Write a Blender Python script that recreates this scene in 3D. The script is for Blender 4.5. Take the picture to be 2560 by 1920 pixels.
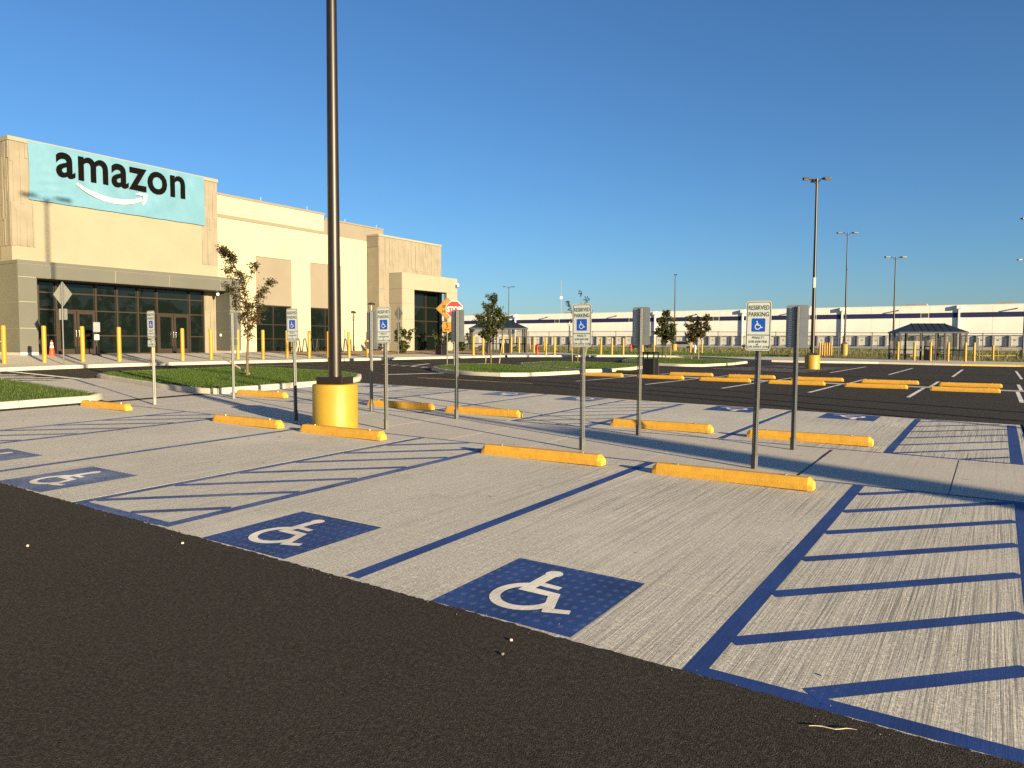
import bpy, bmesh, math, random
import numpy as np
from mathutils import Vector, Matrix, noise

for o in list(bpy.data.objects):
    bpy.data.objects.remove(o)
random.seed(7)
SC = bpy.context.scene
COL = SC.collection
R = math.radians

# ------------------------------------------------------------------ camera
F_PX, HZ, ROLL, HC = 1850.0, 858.0, 0.0036, 1.74      # focal length and horizon for a 2560 x 1920 picture
pitch = math.atan((960 - HZ) / F_PX)
cam_d = bpy.data.cameras.new('camera')
cam_d.sensor_width = 36.0
cam_d.lens = 36.0 * F_PX / 2560.0
cam_d.clip_start = 0.05
cam_d.clip_end = 5000
cam = bpy.data.objects.new('camera', cam_d)
COL.objects.link(cam)
cp, sp, cr, sr = math.cos(pitch), math.sin(pitch), math.cos(ROLL), math.sin(ROLL)
right = Vector((cr, sr * sp, sr * cp)); up = Vector((-sr, cr * sp, cr * cp)); back = Vector((0, -cp, sp))
cam.matrix_world = Matrix(((right.x, up.x, back.x, 0), (right.y, up.y, back.y, 0), (right.z, up.z, back.z, HC), (0, 0, 0, 1)))
SC.camera = cam

# ------------------------------------------------------------------ sky, sun, exposure
SUN_EL = R(10.5)
SHADOW_DIR = R(129.3)                                  # the way shadows fall, measured from +X
sx, sy = -math.cos(SHADOW_DIR), -math.sin(SHADOW_DIR)  # towards the sun
world = bpy.data.worlds.new('World')
SC.world = world
world.use_nodes = True
wn = world.node_tree
bg = wn.nodes['Background']
sky = wn.nodes.new('ShaderNodeTexSky')
sky.sky_type = 'NISHITA'
sky.sun_disc = False
sky.sun_elevation = SUN_EL
sky.sun_rotation = math.atan2(sx, sy)
sky.altitude = 20
sky.air_density = 1.0
sky.dust_density = 0.4
sky.ozone_density = 5.4
wn.links.new(sky.outputs[0], bg.inputs[0])
bg.inputs[1].default_value = 0.055
sun_d = bpy.data.lights.new('sun', 'SUN')
sun_d.energy = 5.0
sun_d.angle = R(0.53)
sun_d.color = (1.0, 0.79, 0.47)
sun = bpy.data.objects.new('sun', sun_d)
COL.objects.link(sun)
sun.rotation_euler = Vector((sx * math.cos(SUN_EL), sy * math.cos(SUN_EL), math.sin(SUN_EL))).to_track_quat('Z', 'Y').to_euler()
SC.view_settings.view_transform = 'Standard'
SC.view_settings.look = 'None'
SC.view_settings.exposure = 1.62
SC.view_settings.gamma = 1.0
SC.view_settings.use_curve_mapping = False
SC.cycles.max_bounces = 6
SC.cycles.transparent_max_bounces = 12
SC.cycles.use_denoising = False

# ------------------------------------------------------------------ lot axes: u along the rows, v along the stalls
AX = R(56.8)
Vx, Vy = math.cos(AX), math.sin(AX)
Ux, Uy = math.sin(AX), -math.cos(AX)
ROT = math.atan2(Uy, Ux)
SL = 39.0 / 1850.0


def zg(u, v):
    ue = max(-36.0, min(12.0, u))
    if v < 13: ve = v
    elif v < 21: ve = v - (v - 13) ** 2 / 16
    else: ve = 17.0
    if v < -40: ve = -40
    return SL * (-0.5476 * ue + 0.8368 * ve)


def W(u, v, z=0.0):
    return Vector((u * Ux + v * Vx, u * Uy + v * Vy, z))


# ------------------------------------------------------------------ materials
MAT = {}


def nt(m):
    return m.node_tree.nodes, m.node_tree.links


def mat(name, col, rough=0.7, metal=0.0, var=0.12, vscale=3.0, bump=0.0, bscale=40.0, spec=0.4, coord='Object', dirt=None):
    """principled surface with two octaves of procedural colour variation and fine relief"""
    m = bpy.data.materials.new(name)
    m.use_nodes = True
    n, l = nt(m)
    b = n['Principled BSDF']
    b.inputs['Roughness'].default_value = rough
    b.inputs['Metallic'].default_value = metal
    b.inputs['Specular IOR Level'].default_value = spec
    tc = n.new('ShaderNodeTexCoord')
    no = n.new('ShaderNodeTexNoise'); no.inputs['Scale'].default_value = vscale; no.inputs['Detail'].default_value = 6
    l.new(tc.outputs[coord], no.inputs['Vector'])
    mx = n.new('ShaderNodeMix'); mx.data_type = 'RGBA'
    c2 = dirt if dirt else tuple(c * (1 - 2 * var) for c in col)
    mx.inputs[6].default_value = (*c2, 1)
    mx.inputs[7].default_value = (*[min(1, c * (1 + var * .3)) for c in col], 1)
    rp = n.new('ShaderNodeMapRange'); rp.inputs[1].default_value = .25; rp.inputs[2].default_value = .6
    l.new(no.outputs[0], rp.inputs[0]); l.new(rp.outputs[0], mx.inputs[0])
    l.new(mx.outputs[2], b.inputs['Base Color'])
    if bump:
        n2 = n.new('ShaderNodeTexNoise'); n2.inputs['Scale'].default_value = bscale; n2.inputs['Detail'].default_value = 5
        l.new(tc.outputs[coord], n2.inputs['Vector'])
        bp = n.new('ShaderNodeBump'); bp.inputs['Strength'].default_value = 1.0; bp.inputs['Distance'].default_value = bump
        l.new(n2.outputs[0], bp.inputs['Height']); l.new(bp.outputs[0], b.inputs['Normal'])
    MAT[name] = m
    return m


def lot_coords(m, su, sv, sz=1.0):
    """world position turned into lot axes (u, v) and scaled"""
    n, l = nt(m)
    g = n.new('ShaderNodeNewGeometry')
    mp = n.new('ShaderNodeMapping'); mp.vector_type = 'TEXTURE'
    mp.inputs['Rotation'].default_value = (0, 0, ROT)
    mp.inputs['Scale'].default_value = (1 / su, 1 / sv, 1 / sz)
    l.new(g.outputs['Position'], mp.inputs['Vector'])
    return mp.outputs[0]


def noise_node(m, vec, scale=1.0, detail=4, rough=.55):
    n, l = nt(m)
    t = n.new('ShaderNodeTexNoise')
    t.inputs['Scale'].default_value = scale; t.inputs['Detail'].default_value = detail; t.inputs['Roughness'].default_value = rough
    l.new(vec, t.inputs['Vector'])
    return t.outputs[0]


def remap(m, s, a, b, c=0.0, d=1.0):
    n, l = nt(m)
    r = n.new('ShaderNodeMapRange')
    for i, x in enumerate((a, b, c, d)): r.inputs[i + 1].default_value = x
    l.new(s, r.inputs[0])
    return r.outputs[0]


def mixc(m, fac, a, b):
    n, l = nt(m)
    x = n.new('ShaderNodeMix'); x.data_type = 'RGBA'
    l.new(fac, x.inputs[0])
    for i, s in ((6, a), (7, b)):
        if isinstance(s, tuple): x.inputs[i].default_value = (*s, 1)
        else: l.new(s, x.inputs[i])
    return x.outputs[2]


def mathn(m, op, a, b):
    n, l = nt(m)
    x = n.new('ShaderNodeMath'); x.operation = op
    for i, s in enumerate((a, b)):
        if isinstance(s, (int, float)): x.inputs[i].default_value = s
        else: l.new(s, x.inputs[i])
    return x.outputs[0]


def ground_mat(name, base, dark, light, rough=.85, groove=0.0, speck=0.0, bump=.002, mottle=.6, spec=.3, streak=1.0, tone=False):
    """broomed concrete / asphalt: world-space noise in lot axes"""
    m = bpy.data.materials.new(name)
    m.use_nodes = True
    n, l = nt(m)
    b = n['Principled BSDF']
    b.inputs['Roughness'].default_value = rough
    b.inputs['Specular IOR Level'].default_value = spec
    iso = lot_coords(m, 1, 1)
    big = noise_node(m, iso, mottle, 6, .6)
    col = mixc(m, remap(m, big, .35, .68), dark, base)
    oi_ = n.new('ShaderNodeObjectInfo')
    fine = noise_node(m, iso, 52, 5, .75)
    col = mixc(m, remap(m, fine, .47, .60, 0, 1.0), col, light)
    pit = noise_node(m, iso, 105, 3, .6)
    col = mixc(m, remap(m, pit, .54, .64, 0, .85), col, tuple(c * .45 for c in dark))
    if tone:
        col = mixc(m, remap(m, oi_.outputs['Random'], 0, 1, 0, .22), col, dark)
        stn = noise_node(m, iso, 1.1, 7, .72)
        col = mixc(m, remap(m, stn, .60, .74, 0, .5), col, tuple(c * .55 for c in dark))
        stn2 = noise_node(m, iso, .45, 5, .65)
        col = mixc(m, remap(m, stn2, .55, .72, 0, .45), col, light)
    h = mathn(m, 'MULTIPLY', fine, .6)
    h = mathn(m, 'ADD', h, mathn(m, 'MULTIPLY', pit, -.5))
    if groove:
        st = lot_coords(m, 62, .7)
        g1 = noise_node(m, st, 1.0, 5, .75)
        st2 = lot_coords(m, 9, .35)
        g2 = noise_node(m, st2, 1.0, 3, .6)
        area = remap(m, noise_node(m, iso, .33, 2, .5), .36, .62, .30, 1.0)
        sx_ = n.new('ShaderNodeSeparateXYZ'); l.new(iso, sx_.inputs[0])
        area = mathn(m, 'MULTIPLY', area, remap(m, sx_.outputs[0], -5.0, -1.0, .55, 1.25))
        gg = mathn(m, 'MULTIPLY', mathn(m, 'ADD', g1, mathn(m, 'MULTIPLY', g2, .9)), area)
        col = mixc(m, mathn(m, 'MULTIPLY', remap(m, g1, .48, .62, 0, .8 * streak), area), col, tuple(c * .5 for c in dark))
        g3 = noise_node(m, lot_coords(m, 36, .3), 1.0, 2, .5)
        col = mixc(m, mathn(m, 'MULTIPLY', remap(m, g3, .60, .70, 0, .45 * streak), area), col, tuple(c * .40 for c in dark))
        h = mathn(m, 'ADD', h, mathn(m, 'MULTIPLY', gg, groove))
    if speck:
        vo = n.new('ShaderNodeTexVoronoi'); vo.inputs['Scale'].default_value = 105
        l.new(iso, vo.inputs['Vector'])
        stone = remap(m, vo.outputs['Distance'], .0, .5, 1, 0)
        h = mathn(m, 'ADD', h, mathn(m, 'MULTIPLY', stone, speck))
        cellv = n.new('ShaderNodeSeparateColor'); l.new(vo.outputs['Color'], cellv.inputs[0])
        col = mixc(m, remap(m, cellv.outputs[0], .55, 1.0, 0, .5), col, light)
    bp = n.new('ShaderNodeBump'); bp.inputs['Strength'].default_value = 1.0; bp.inputs['Distance'].default_value = bump
    l.new(h, bp.inputs['Height']); l.new(bp.outputs[0], b.inputs['Normal'])
    l.new(col, b.inputs['Base Color'])
    MAT[name] = m
    return m


def paint_mat(name, col, under, wear_lo=.60, wear_hi=.78, dots=False, bump=.0012, groove=1.5):
    m = bpy.data.materials.new(name)
    m.use_nodes = True
    n, l = nt(m)
    b = n['Principled BSDF']
    b.inputs['Roughness'].default_value = .62
    b.inputs['Specular IOR Level'].default_value = .35
    iso = lot_coords(m, 1, 1)
    fine = noise_node(m, iso, 60, 4, .7)
    big = noise_node(m, iso, 2.2, 4, .6)
    c = mixc(m, remap(m, big, .35, .7), tuple(x * .75 for x in col), tuple(min(1, x * 1.2) for x in col))
    w = mathn(m, 'ADD', mathn(m, 'MULTIPLY', fine, .75), mathn(m, 'MULTIPLY', big, .3))
    c = mixc(m, remap(m, w, wear_lo, wear_hi, 0, .8), c, under)
    if dots:                                          # rows of pale scuffs left by the stencil sheet
        dc = lot_coords(m, 12.5, 9.5)
        vo = n.new('ShaderNodeTexVoronoi'); vo.inputs['Scale'].default_value = 1.0; vo.inputs['Randomness'].default_value = .25
        l.new(dc, vo.inputs['Vector'])
        d = mathn(m, 'ADD', vo.outputs['Distance'], mathn(m, 'MULTIPLY', fine, .5))
        c = mixc(m, remap(m, d, .38, .55, .34, 0), c, tuple(.5 * x + .5 * y for x, y in zip(col, under)))
    st = lot_coords(m, 34, 1.1)
    g1 = noise_node(m, st, 1.0, 5, .75)
    h = mathn(m, 'ADD', mathn(m, 'MULTIPLY', g1, groove), mathn(m, 'MULTIPLY', fine, .5))
    bp = n.new('ShaderNodeBump'); bp.inputs['Distance'].default_value = bump
    l.new(h, bp.inputs['Height']); l.new(bp.outputs[0], b.inputs['Normal'])
    l.new(c, b.inputs['Base Color'])
    MAT[name] = m
    return m


CONC = (.47, .435, .375)
ground_mat('concrete', (.49, .468, .408), (.385, .367, .317), (.66, .63, .555), groove=3.0, bump=.0013, tone=True)
ground_mat('walk_concrete', (.47, .44, .385), (.40, .372, .325), (.54, .51, .455), groove=.8, bump=.0007, streak=.3, tone=True)
ground_mat('asphalt', (.032, .0278, .0236), (.023, .020, .017), (.060, .053, .045), rough=.95, speck=1.5, bump=.0022, mottle=.35, spec=.12)
ground_mat('curb_concrete', (.42, .39, .32), (.34, .315, .26), (.48, .45, .39), bump=.001)
ground_mat('dry_ground', (.10, .085, .045), (.06, .055, .028), (.15, .125, .07), bump=.02, mottle=.8)
ground_mat('soil', (.09, .07, .04), (.05, .04, .02), (.14, .11, .07), bump=.01)
ground_mat('mulch', (.30, .20, .11), (.20, .13, .07), (.40, .28, .16), bump=.02, mottle=2)
paint_mat('blue_paint', (.016, .045, .185), (.30, .29, .27), .62, .88)
paint_mat('blue_emblem', (.016, .046, .175), (.30, .29, .28), .62, .90, dots=True)
paint_mat('blue_paint_worn_sheen', (.026, .062, .21), (.34, .325, .30), .50, .80)  # paler blue: grazing sheen put into the colour, with some fading
paint_mat('blue_emblem_worn_sheen', (.045, .085, .21), (.38, .37, .36), .46, .80)  # emblem blue lightened mostly for grazing reflection, partly for wear
paint_mat('white_symbol', (.72, .68, .58), (.40, .37, .33), .64, .9)
paint_mat('white_paint', (.70, .68, .62), (.06, .055, .05), .62, .85, groove=0.3)
paint_mat('yellow_line', (.62, .36, .05), (.06, .055, .05), .60, .85, groove=.3)
mat('stop_yellow', (.52, .285, .032), .62, var=.10, vscale=11, dirt=(.43, .23, .03), bump=.002, bscale=60)
mat('bollard_yellow', (.33, .192, .017), .5, var=.05, vscale=4, bump=.0006, bscale=20)
mat('base_yellow', (.30, .195, .020), .5, var=.05, vscale=3, bump=.001, bscale=14)
mat('bronze', (.011, .0075, .005), .42, .05, var=.15, vscale=6, spec=.5)
mat('galvanized', (.105, .112, .115), .5, .4, var=.10, vscale=30, bump=.0004, bscale=90)
mat('aluminium_back', (.30, .32, .33), .45, .55, var=.06, vscale=10)
mat('sign_white', (.50, .51, .50), .45, var=.03, vscale=12)
mat('sign_green', (.008, .085, .045), .5, var=.05)
mat('sign_blue', (.006, .075, .42), .45, var=.05)
mat('sign_red', (.50, .018, .02), .45, var=.05)
mat('sign_orange', (.30, .135, .010), .45, var=.05)
mat('black_paint', (.010, .010, .011), .5, var=.1)
mat('black_metal', (.006, .006, .0065), .5, .1, var=.1, vscale=8)
mat('bolt', (.6, .58, .55), .35, .9, var=.05)
mat('cream_wall', (.37, .338, .232), .85, var=.025, vscale=.6, bump=.002, bscale=60)
mat('beige_wall', (.224, .206, .156), .85, var=.04, vscale=.7, bump=.002, bscale=60)
mat('rib_wall', (.195, .175, .138), .9, var=.08, vscale=1.2, bump=.006, bscale=25)
mat('tan_wall', (.175, .155, .125), .85, var=.03, vscale=.7, bump=.002, bscale=60)
mat('grey_panel', (.088, .091, .080), .55, var=.04, vscale=.8)
mat('grey_reveal', (.30, .29, .25), .6, var=.03)
mat('beige_panel', (.24, .22, .175), .7, var=.03, vscale=.8)
mat('window_frame', (.028, .019, .013), .45, .1, var=.08)
mat('steel_handle', (.75, .74, .70), .25, .9, var=.03)
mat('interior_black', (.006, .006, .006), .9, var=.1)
mat('banner_aqua', (.085, .205, .30), .6, var=.05, vscale=.8, bump=.02, bscale=2.2)
mat('letter_black', (.003, .0025, .0025), .85, var=.1, spec=.05)
mat('banner_white', (.48, .48, .44), .6, var=.03)
mat('roof_blue', (.022, .030, .045), .4, .4, var=.1, vscale=4)
mat('white_metal', (.74, .72, .67), .5, var=.05, vscale=.3, coord='Object')
mat('navy', (.018, .020, .075), .5, var=.06, vscale=.3)
mat('dock_grey', (.24, .25, .26), .7, var=.1, vscale=.4)
mat('dock_dark', (.035, .038, .045), .7, var=.1, vscale=.4)
mat('dock_white', (.52, .51, .48), .6, var=.05, vscale=.6)
mat('bark', (.12, .085, .055), .9, var=.25, vscale=14, bump=.006, bscale=50)
mat('stake_wood', (.30, .23, .15), .9, var=.2, vscale=10)
mat('cone_orange', (.72, .06, .015), .5, var=.06)
mat('cone_white', (.7, .68, .62), .4, var=.04)
mat('hydrant_red', (.36, .02, .018), .45, var=.1)
mat('white_plastic', (.72, .71, .67), .4, var=.03)
mat('lamp_lens', (.35, .33, .28), .2, var=.03)
mat('chain_wire', (.22, .21, .19), .5, .6, var=.1)
mat('pebble_white', (.42, .38, .31), .7, var=.1, vscale=30)
mat('pebble_grey', (.12, .11, .10), .8, var=.1, vscale=30)
mat('dry_leaf', (.16, .09, .04), .8, var=.3, vscale=15)


def leaf_mat(name, c1, c2, c3, trans=.35):
    m = bpy.data.materials.new(name)
    m.use_nodes = True
    n, l = nt(m)
    b = n['Principled BSDF']
    b.inputs['Roughness'].default_value = .55
    b.inputs['Specular IOR Level'].default_value = .3
    g = n.new('ShaderNodeNewGeometry')
    a = mixc(m, g.outputs['Random Per Island'], c1, c2)
    tc = n.new('ShaderNodeTexCoord')
    no = noise_node(m, tc.outputs['Object'], 1.4, 3)
    a = mixc(m, remap(m, no, .45, .7), a, c3)
    l.new(a, b.inputs['Base Color'])
    t = n.new('ShaderNodeBsdfTranslucent'); l.new(a, t.inputs['Color'])
    ms = n.new('ShaderNodeMixShader'); ms.inputs[0].default_value = trans
    l.new(b.outputs[0], ms.inputs[1]); l.new(t.outputs[0], ms.inputs[2])
    l.new(ms.outputs[0], n['Material Output'].inputs['Surface'])
    MAT[name] = m


leaf_mat('leaf', (.022, .028, .009), (.060, .056, .018), (.075, .040, .016))
leaf_mat('leaf_green', (.020, .034, .008), (.055, .066, .016), (.040, .042, .012))
leaf_mat('grass_blade', (.025, .062, .008), (.068, .124, .016), (.064, .088, .019), .3)
leaf_mat('grass_far', (.075, .10, .022), (.14, .145, .05), (.15, .12, .055), .3)
leaf_mat('wood_leaf', (.03, .05, .015), (.06, .08, .025), (.05, .05, .02), .2)


def glass_mat(name, tint, rough=.02):
    m = bpy.data.materials.new(name)
    m.use_nodes = True
    n, l = nt(m)
    b = n['Principled BSDF']
    b.inputs['Base Color'].default_value = (*tint, 1)
    b.inputs['Roughness'].default_value = rough
    b.inputs['Specular IOR Level'].default_value = .38
    tc = n.new('ShaderNodeTexCoord')
    no = noise_node(m, tc.outputs['Object'], .9, 2)
    bp = n.new('ShaderNodeBump'); bp.inputs['Distance'].default_value = .002
    l.new(no, bp.inputs['Height']); l.new(bp.outputs[0], b.inputs['Normal'])
    MAT[name] = m


glass_mat('dark_glass', (.004, .007, .0065))


def clear_glass(name, alpha):
    m = bpy.data.materials.new(name)
    m.use_nodes = True
    n, l = nt(m)
    b = n['Principled BSDF']
    b.inputs['Base Color'].default_value = (.26, .265, .26, 1)
    b.inputs['Roughness'].default_value = .25
    tr = n.new('ShaderNodeBsdfTransparent')
    ms = n.new('ShaderNodeMixShader'); ms.inputs[0].default_value = alpha
    l.new(tr.outputs[0], ms.inputs[1]); l.new(b.outputs[0], ms.inputs[2])
    l.new(ms.outputs[0], n['Material Output'].inputs['Surface'])
    MAT[name] = m


clear_glass('shelter_glass', .36)

# ------------------------------------------------------------------ mesh helpers


class MB:
    def __init__(s):
        s.v = []; s.f = []

    def add(s, vs, fs):
        k = len(s.v)
        s.v += [tuple(p) for p in vs]
        s.f += [tuple(i + k for i in f) for f in fs]
        return s

    def box(s, x0, x1, y0, y1, z0, z1):
        return s.add([(x0, y0, z0), (x1, y0, z0), (x1, y1, z0), (x0, y1, z0), (x0, y0, z1), (x1, y0, z1), (x1, y1, z1), (x0, y1, z1)],
                     [(0, 3, 2, 1), (4, 5, 6, 7), (0, 1, 5, 4), (1, 2, 6, 5), (2, 3, 7, 6), (3, 0, 4, 7)])

    def tube(s, pts, rad, n=8, cap=True):
        pts = [Vector(p) for p in pts]
        if not isinstance(rad, (list, tuple)): rad = [rad] * len(pts)
        rings = []
        ref = Vector((0.31, 0.95, 0.07))
        for i, p in enumerate(pts):
            t = (pts[min(i + 1, len(pts) - 1)] - pts[max(i - 1, 0)]).normalized()
            if abs(t.dot(ref)) > .95: ref = Vector((1, 0, 0.1))
            a = t.cross(ref).normalized(); b = t.cross(a)
            rings.append([p + (a * math.cos(2 * math.pi * j / n) + b * math.sin(2 * math.pi * j / n)) * rad[i] for j in range(n)])
        k = len(s.v)
        for r in rings: s.v += [tuple(p) for p in r]
        for i in range(len(rings) - 1):
            for j in range(n):
                a = k + i * n + j; b = k + i * n + (j + 1) % n
                s.f.append((a, b, b + n, a + n))
        if cap:
            s.f.append(tuple(k + j for j in range(n)))
            s.f.append(tuple(k + (len(rings) - 1) * n + j for j in reversed(range(n))))
        return s

    def lathe(s, prof, n=24, cx=0, cy=0):
        k = len(s.v)
        for r, z in prof:
            for j in range(n):
                a = 2 * math.pi * j / n
                s.v.append((cx + r * math.cos(a), cy + r * math.sin(a), z))
        for i in range(len(prof) - 1):
            for j in range(n):
                a = k + i * n + j; b = k + i * n + (j + 1) % n
                s.f.append((a, b, b + n, a + n))
        s.f.append(tuple(k + j for j in reversed(range(n))))
        s.f.append(tuple(k + (len(prof) - 1) * n + j for j in range(n)))
        return s

    def prism(s, poly, fn, d0, d1):
        """poly in 2D, fn(a, b, d) -> xyz, between depths d0 and d1"""
        n = len(poly)
        vs = [fn(a, b, d0) for a, b in poly] + [fn(a, b, d1) for a, b in poly]
        fs = [tuple(reversed(range(n))), tuple(range(n, 2 * n))] + [(i, (i + 1) % n, n + (i + 1) % n, n + i) for i in range(n)]
        return s.add(vs, fs)

    def mesh(s, name, smooth=None):
        me = bpy.data.meshes.new(name)
        me.from_pydata(s.v, [], s.f)
        me.validate()
        bm = bmesh.new(); bm.from_mesh(me)
        bmesh.ops.recalc_face_normals(bm, faces=bm.faces)
        bm.to_mesh(me); bm.free()
        if smooth is not None:
            me.polygons.foreach_set('use_smooth', [True] * len(me.polygons))
            me.set_sharp_from_angle(angle=R(smooth))
        return me

    def build(s, name, m, parent=None, smooth=None, bevel=0.0, **k):
        return obj(name, s.mesh(name, smooth), m, parent, bevel=bevel, **k)


def obj(name, me, m, parent=None, bevel=0.0, loc=None):
    o = bpy.data.objects.new(name, me)
    if m and not me.materials: me.materials.append(MAT[m])
    COL.objects.link(o)
    if parent: o.parent = parent
    if loc: o.location = loc
    if bevel:
        md = o.modifiers.new('bevel', 'BEVEL'); md.width = bevel; md.segments = 2; md.limit_method = 'ANGLE'
    return o


def tag(o, label=None, cat=None, group=None, kind=None):
    if label: o['label'] = label
    if cat: o['category'] = cat
    if group: o['group'] = group
    if kind: o['kind'] = kind
    return o


def thing(name, label, cat, u, v, z=None, rot=None, group=None):
    o = bpy.data.objects.new(name, None)
    o.empty_display_size = .2
    COL.objects.link(o)
    o.location = W(u, v, zg(u, v) if z is None else z)
    o.rotation_euler = (0, 0, ROT if rot is None else rot)
    return tag(o, label, cat, group)


def kids(o):
    return [c for c in bpy.data.objects if c.parent == o]


def copy_tree(src, parent=None, children=None):
    c = src.copy()
    COL.objects.link(c)
    if parent is not None: c.parent = parent
    for ch in (kids(src) if children is None else children.get(src.name, [])):
        copy_tree(ch, c, children)
    return c


def child_map():
    d = {}
    for o in bpy.data.objects:
        if o.parent: d.setdefault(o.parent.name, []).append(o)
    return d


def uv_sheet(name, loops, dz, m, parent=None, thick=0.0, zf=None, kind=None, step=0.0):
    """flat sheet in lot axes that follows the ground"""
    bm = bmesh.new()
    for k, lp in enumerate(loops):
        bm.faces.new([bm.verts.new((a, b, k * step)) for a, b in lp])
    vs = [f.co.y for f in bm.verts]; us = [f.co.x for f in bm.verts]
    cuts = [((0, c, 0), (0, 1, 0)) for c in range(13, 22) if min(vs) < c < max(vs)]
    cuts += [((c, 0, 0), (1, 0, 0)) for c in (-36, 12) if min(us) < c < max(us)]
    cuts += [((0, -40, 0), (0, 1, 0))] if min(vs) < -40 else []
    if zf: cuts += [((c, 0, 0), (1, 0, 0)) for c in np.arange(-41, -31, .5) if min(us) < c < max(us)]
    for co, no in cuts:
        bmesh.ops.bisect_plane(bm, geom=bm.verts[:] + bm.edges[:] + bm.faces[:], plane_co=co, plane_no=no, dist=1e-5)
    if thick:
        be = [e for e in bm.edges if e.is_boundary]
        r = bmesh.ops.extrude_edge_only(bm, edges=be)
        low = [g for g in r['geom'] if isinstance(g, bmesh.types.BMVert)]
    else: low = []
    lows = set(low)
    zfun = zf or zg
    for p in bm.verts:
        z = zfun(p.co.x, p.co.y) + dz + p.co.z - (thick if p in lows else 0)
        p.co = W(p.co.x, p.co.y, z)
    bmesh.ops.recalc_face_normals(bm, faces=bm.faces)
    me = bpy.data.meshes.new(name)
    bm.to_mesh(me); bm.free()
    tops = sum(1 for f in me.polygons if f.normal.z < -.5)
    if tops > len(me.polygons) * .3: me.flip_normals()
    o = obj(name, me, m, parent)
    if kind: o['kind'] = kind
    return o


def rect(u0, u1, v0, v1):
    return [(u0, v0), (u1, v0), (u1, v1), (u0, v1)]


_txt = {}


def text_mesh(s, size, bold=0.0, sx=1.0, fn=None, space=1.0, align='CENTER', ext=0.0):
    cu = bpy.data.curves.new('lettering', 'FONT')
    cu.body = s; cu.size = size; cu.offset = bold; cu.align_x = align; cu.space_character = space; cu.resolution_u = 4; cu.extrude = ext
    o = bpy.data.objects.new('lettering', cu)
    COL.objects.link(o)
    bpy.context.view_layer.update()
    me = bpy.data.meshes.new_from_object(o.evaluated_get(bpy.context.evaluated_depsgraph_get()))
    bpy.data.objects.remove(o); bpy.data.curves.remove(cu)
    for p in me.vertices:
        a, b, c = p.co
        p.co = fn(a * sx, b, c) if fn else (a * sx, b, c)
    me.materials.clear()
    return me


ORD = ['first', 'second', 'third', 'fourth', 'fifth', 'sixth', 'seventh', 'eighth', 'ninth', 'tenth', 'eleventh', 'twelfth', 'thirteenth', 'fourteenth', 'fifteenth', 'sixteenth']

# ------------------------------------------------------------------ ground and paving
uv_sheet('ground', [rect(-900, 500, -300, 1500)], -.10, 'dry_ground', kind='structure')


def front(u):
    return 3.52 - .019 * u


def farv(u):
    return 16.45 + .04 * min(-u, 10) if u < 0 else 16.45


rag = []
u = 42.0
while u > -70:
    near = -12 < u < 4
    rag.append((u, front(u) + (random.gauss(0, .006) + .02 * noise.noise((u * 1.3, 0, 0)) if near else 0)))
    u -= .035 if near else 1.5
CURB_U = -31.6
FAR_NEAR = [(-31.5, 47.5), (-31.0, 49.0), (-27.24, 55.83), (-24.9, 60.2), (-22.8, 61.0), (-21.0, 60.5), (-18.6, 59.0), (-15.6, 55.6), (-13.5, 54.6), (-11.0, 55.2), (-6.9, 57.6), (-2.0, 58.2), (1.6, 60.0), (42, 62)]
lot_loops = [rag + [(-70, -60), (42, -60)],
             [(.44, front(.44) - .3)] + [(.44 + random.gauss(0, .006), v) for v in np.arange(3.6, 16.4, .12)] + [(.44, 16.5), (42, 16.5), (42, front(42))],
             [(CURB_U, 16.95)] + [(uu, farv(uu) + random.gauss(0, .006)) for uu in np.arange(-30, .5, .25)] + [(42, 16.5)] + FAR_NEAR[::-1],
             [(CURB_U, front(CURB_U)), (-16.9, front(-16.9)), (-16.9, 16.95), (CURB_U, 16.95)]]
uv_sheet('parking_lot', lot_loops, .008, 'asphalt', kind='structure')

# concrete pad of the reserved stalls, cast as slabs
pad = uv_sheet('parking_pad', [rect(-17.25, .42, 3.2, 17.1)], -.030, 'concrete', kind='structure')
UE = [-17.25, -13.9, -10.0, -7.62, -3.7, .42]
J = .006
for a, b in zip(UE[:-1], UE[1:]):
    for lo, hi in ((3.25, 4.72), (4.72, 9.02)):
        uv_sheet('concrete_slab', [rect(a + J / 2, b - J / 2, lo + J / 2, hi - J / 2)], 0, 'concrete', pad, thick=.03)
    uv_sheet('concrete_slab', [[(a + J / 2, 11.46 + J / 2), (b - J / 2, 11.46 + J / 2), (b - J / 2, 17.05), (a + J / 2, 17.05)]], 0, 'concrete', pad, thick=.03)
walk = uv_sheet('walkway', [rect(-17.25, .55, 9.0, 11.5)], -.030, 'walk_concrete', kind='structure')
cuts = [.52, -.375, -1.94, -3.83, -5.66, -7.1, -8.9, -10.6, -12.3, -14.0, -15.6, -17.25]
for i, (a, b) in enumerate(zip(cuts[:-1], cuts[1:])):
    uv_sheet('concrete_slab', [rect(b + .003, a - .003, 9.028, 11.455)], 0, 'walk_concrete', walk, thick=.03)
jl = [(-1.952 + .006 * noise.noise((v_ * 5, 1, 0)) - .010 * (v_ > 10.6), v_) for v_ in np.arange(9.05, 11.44, .06)]
jr = [(-1.922 + .007 * noise.noise((v_ * 6, 4, 0)) + .004 * (v_ < 9.8), v_) for v_ in np.arange(9.05, 11.44, .06)]
uv_sheet('joint_filler', [jl + jr[::-1]], .0008, 'black_paint', walk)
uv_sheet('joint_filler', [rect(-.380, -.370, 9.04, 11.44)], .0008, 'black_paint', walk)


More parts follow.
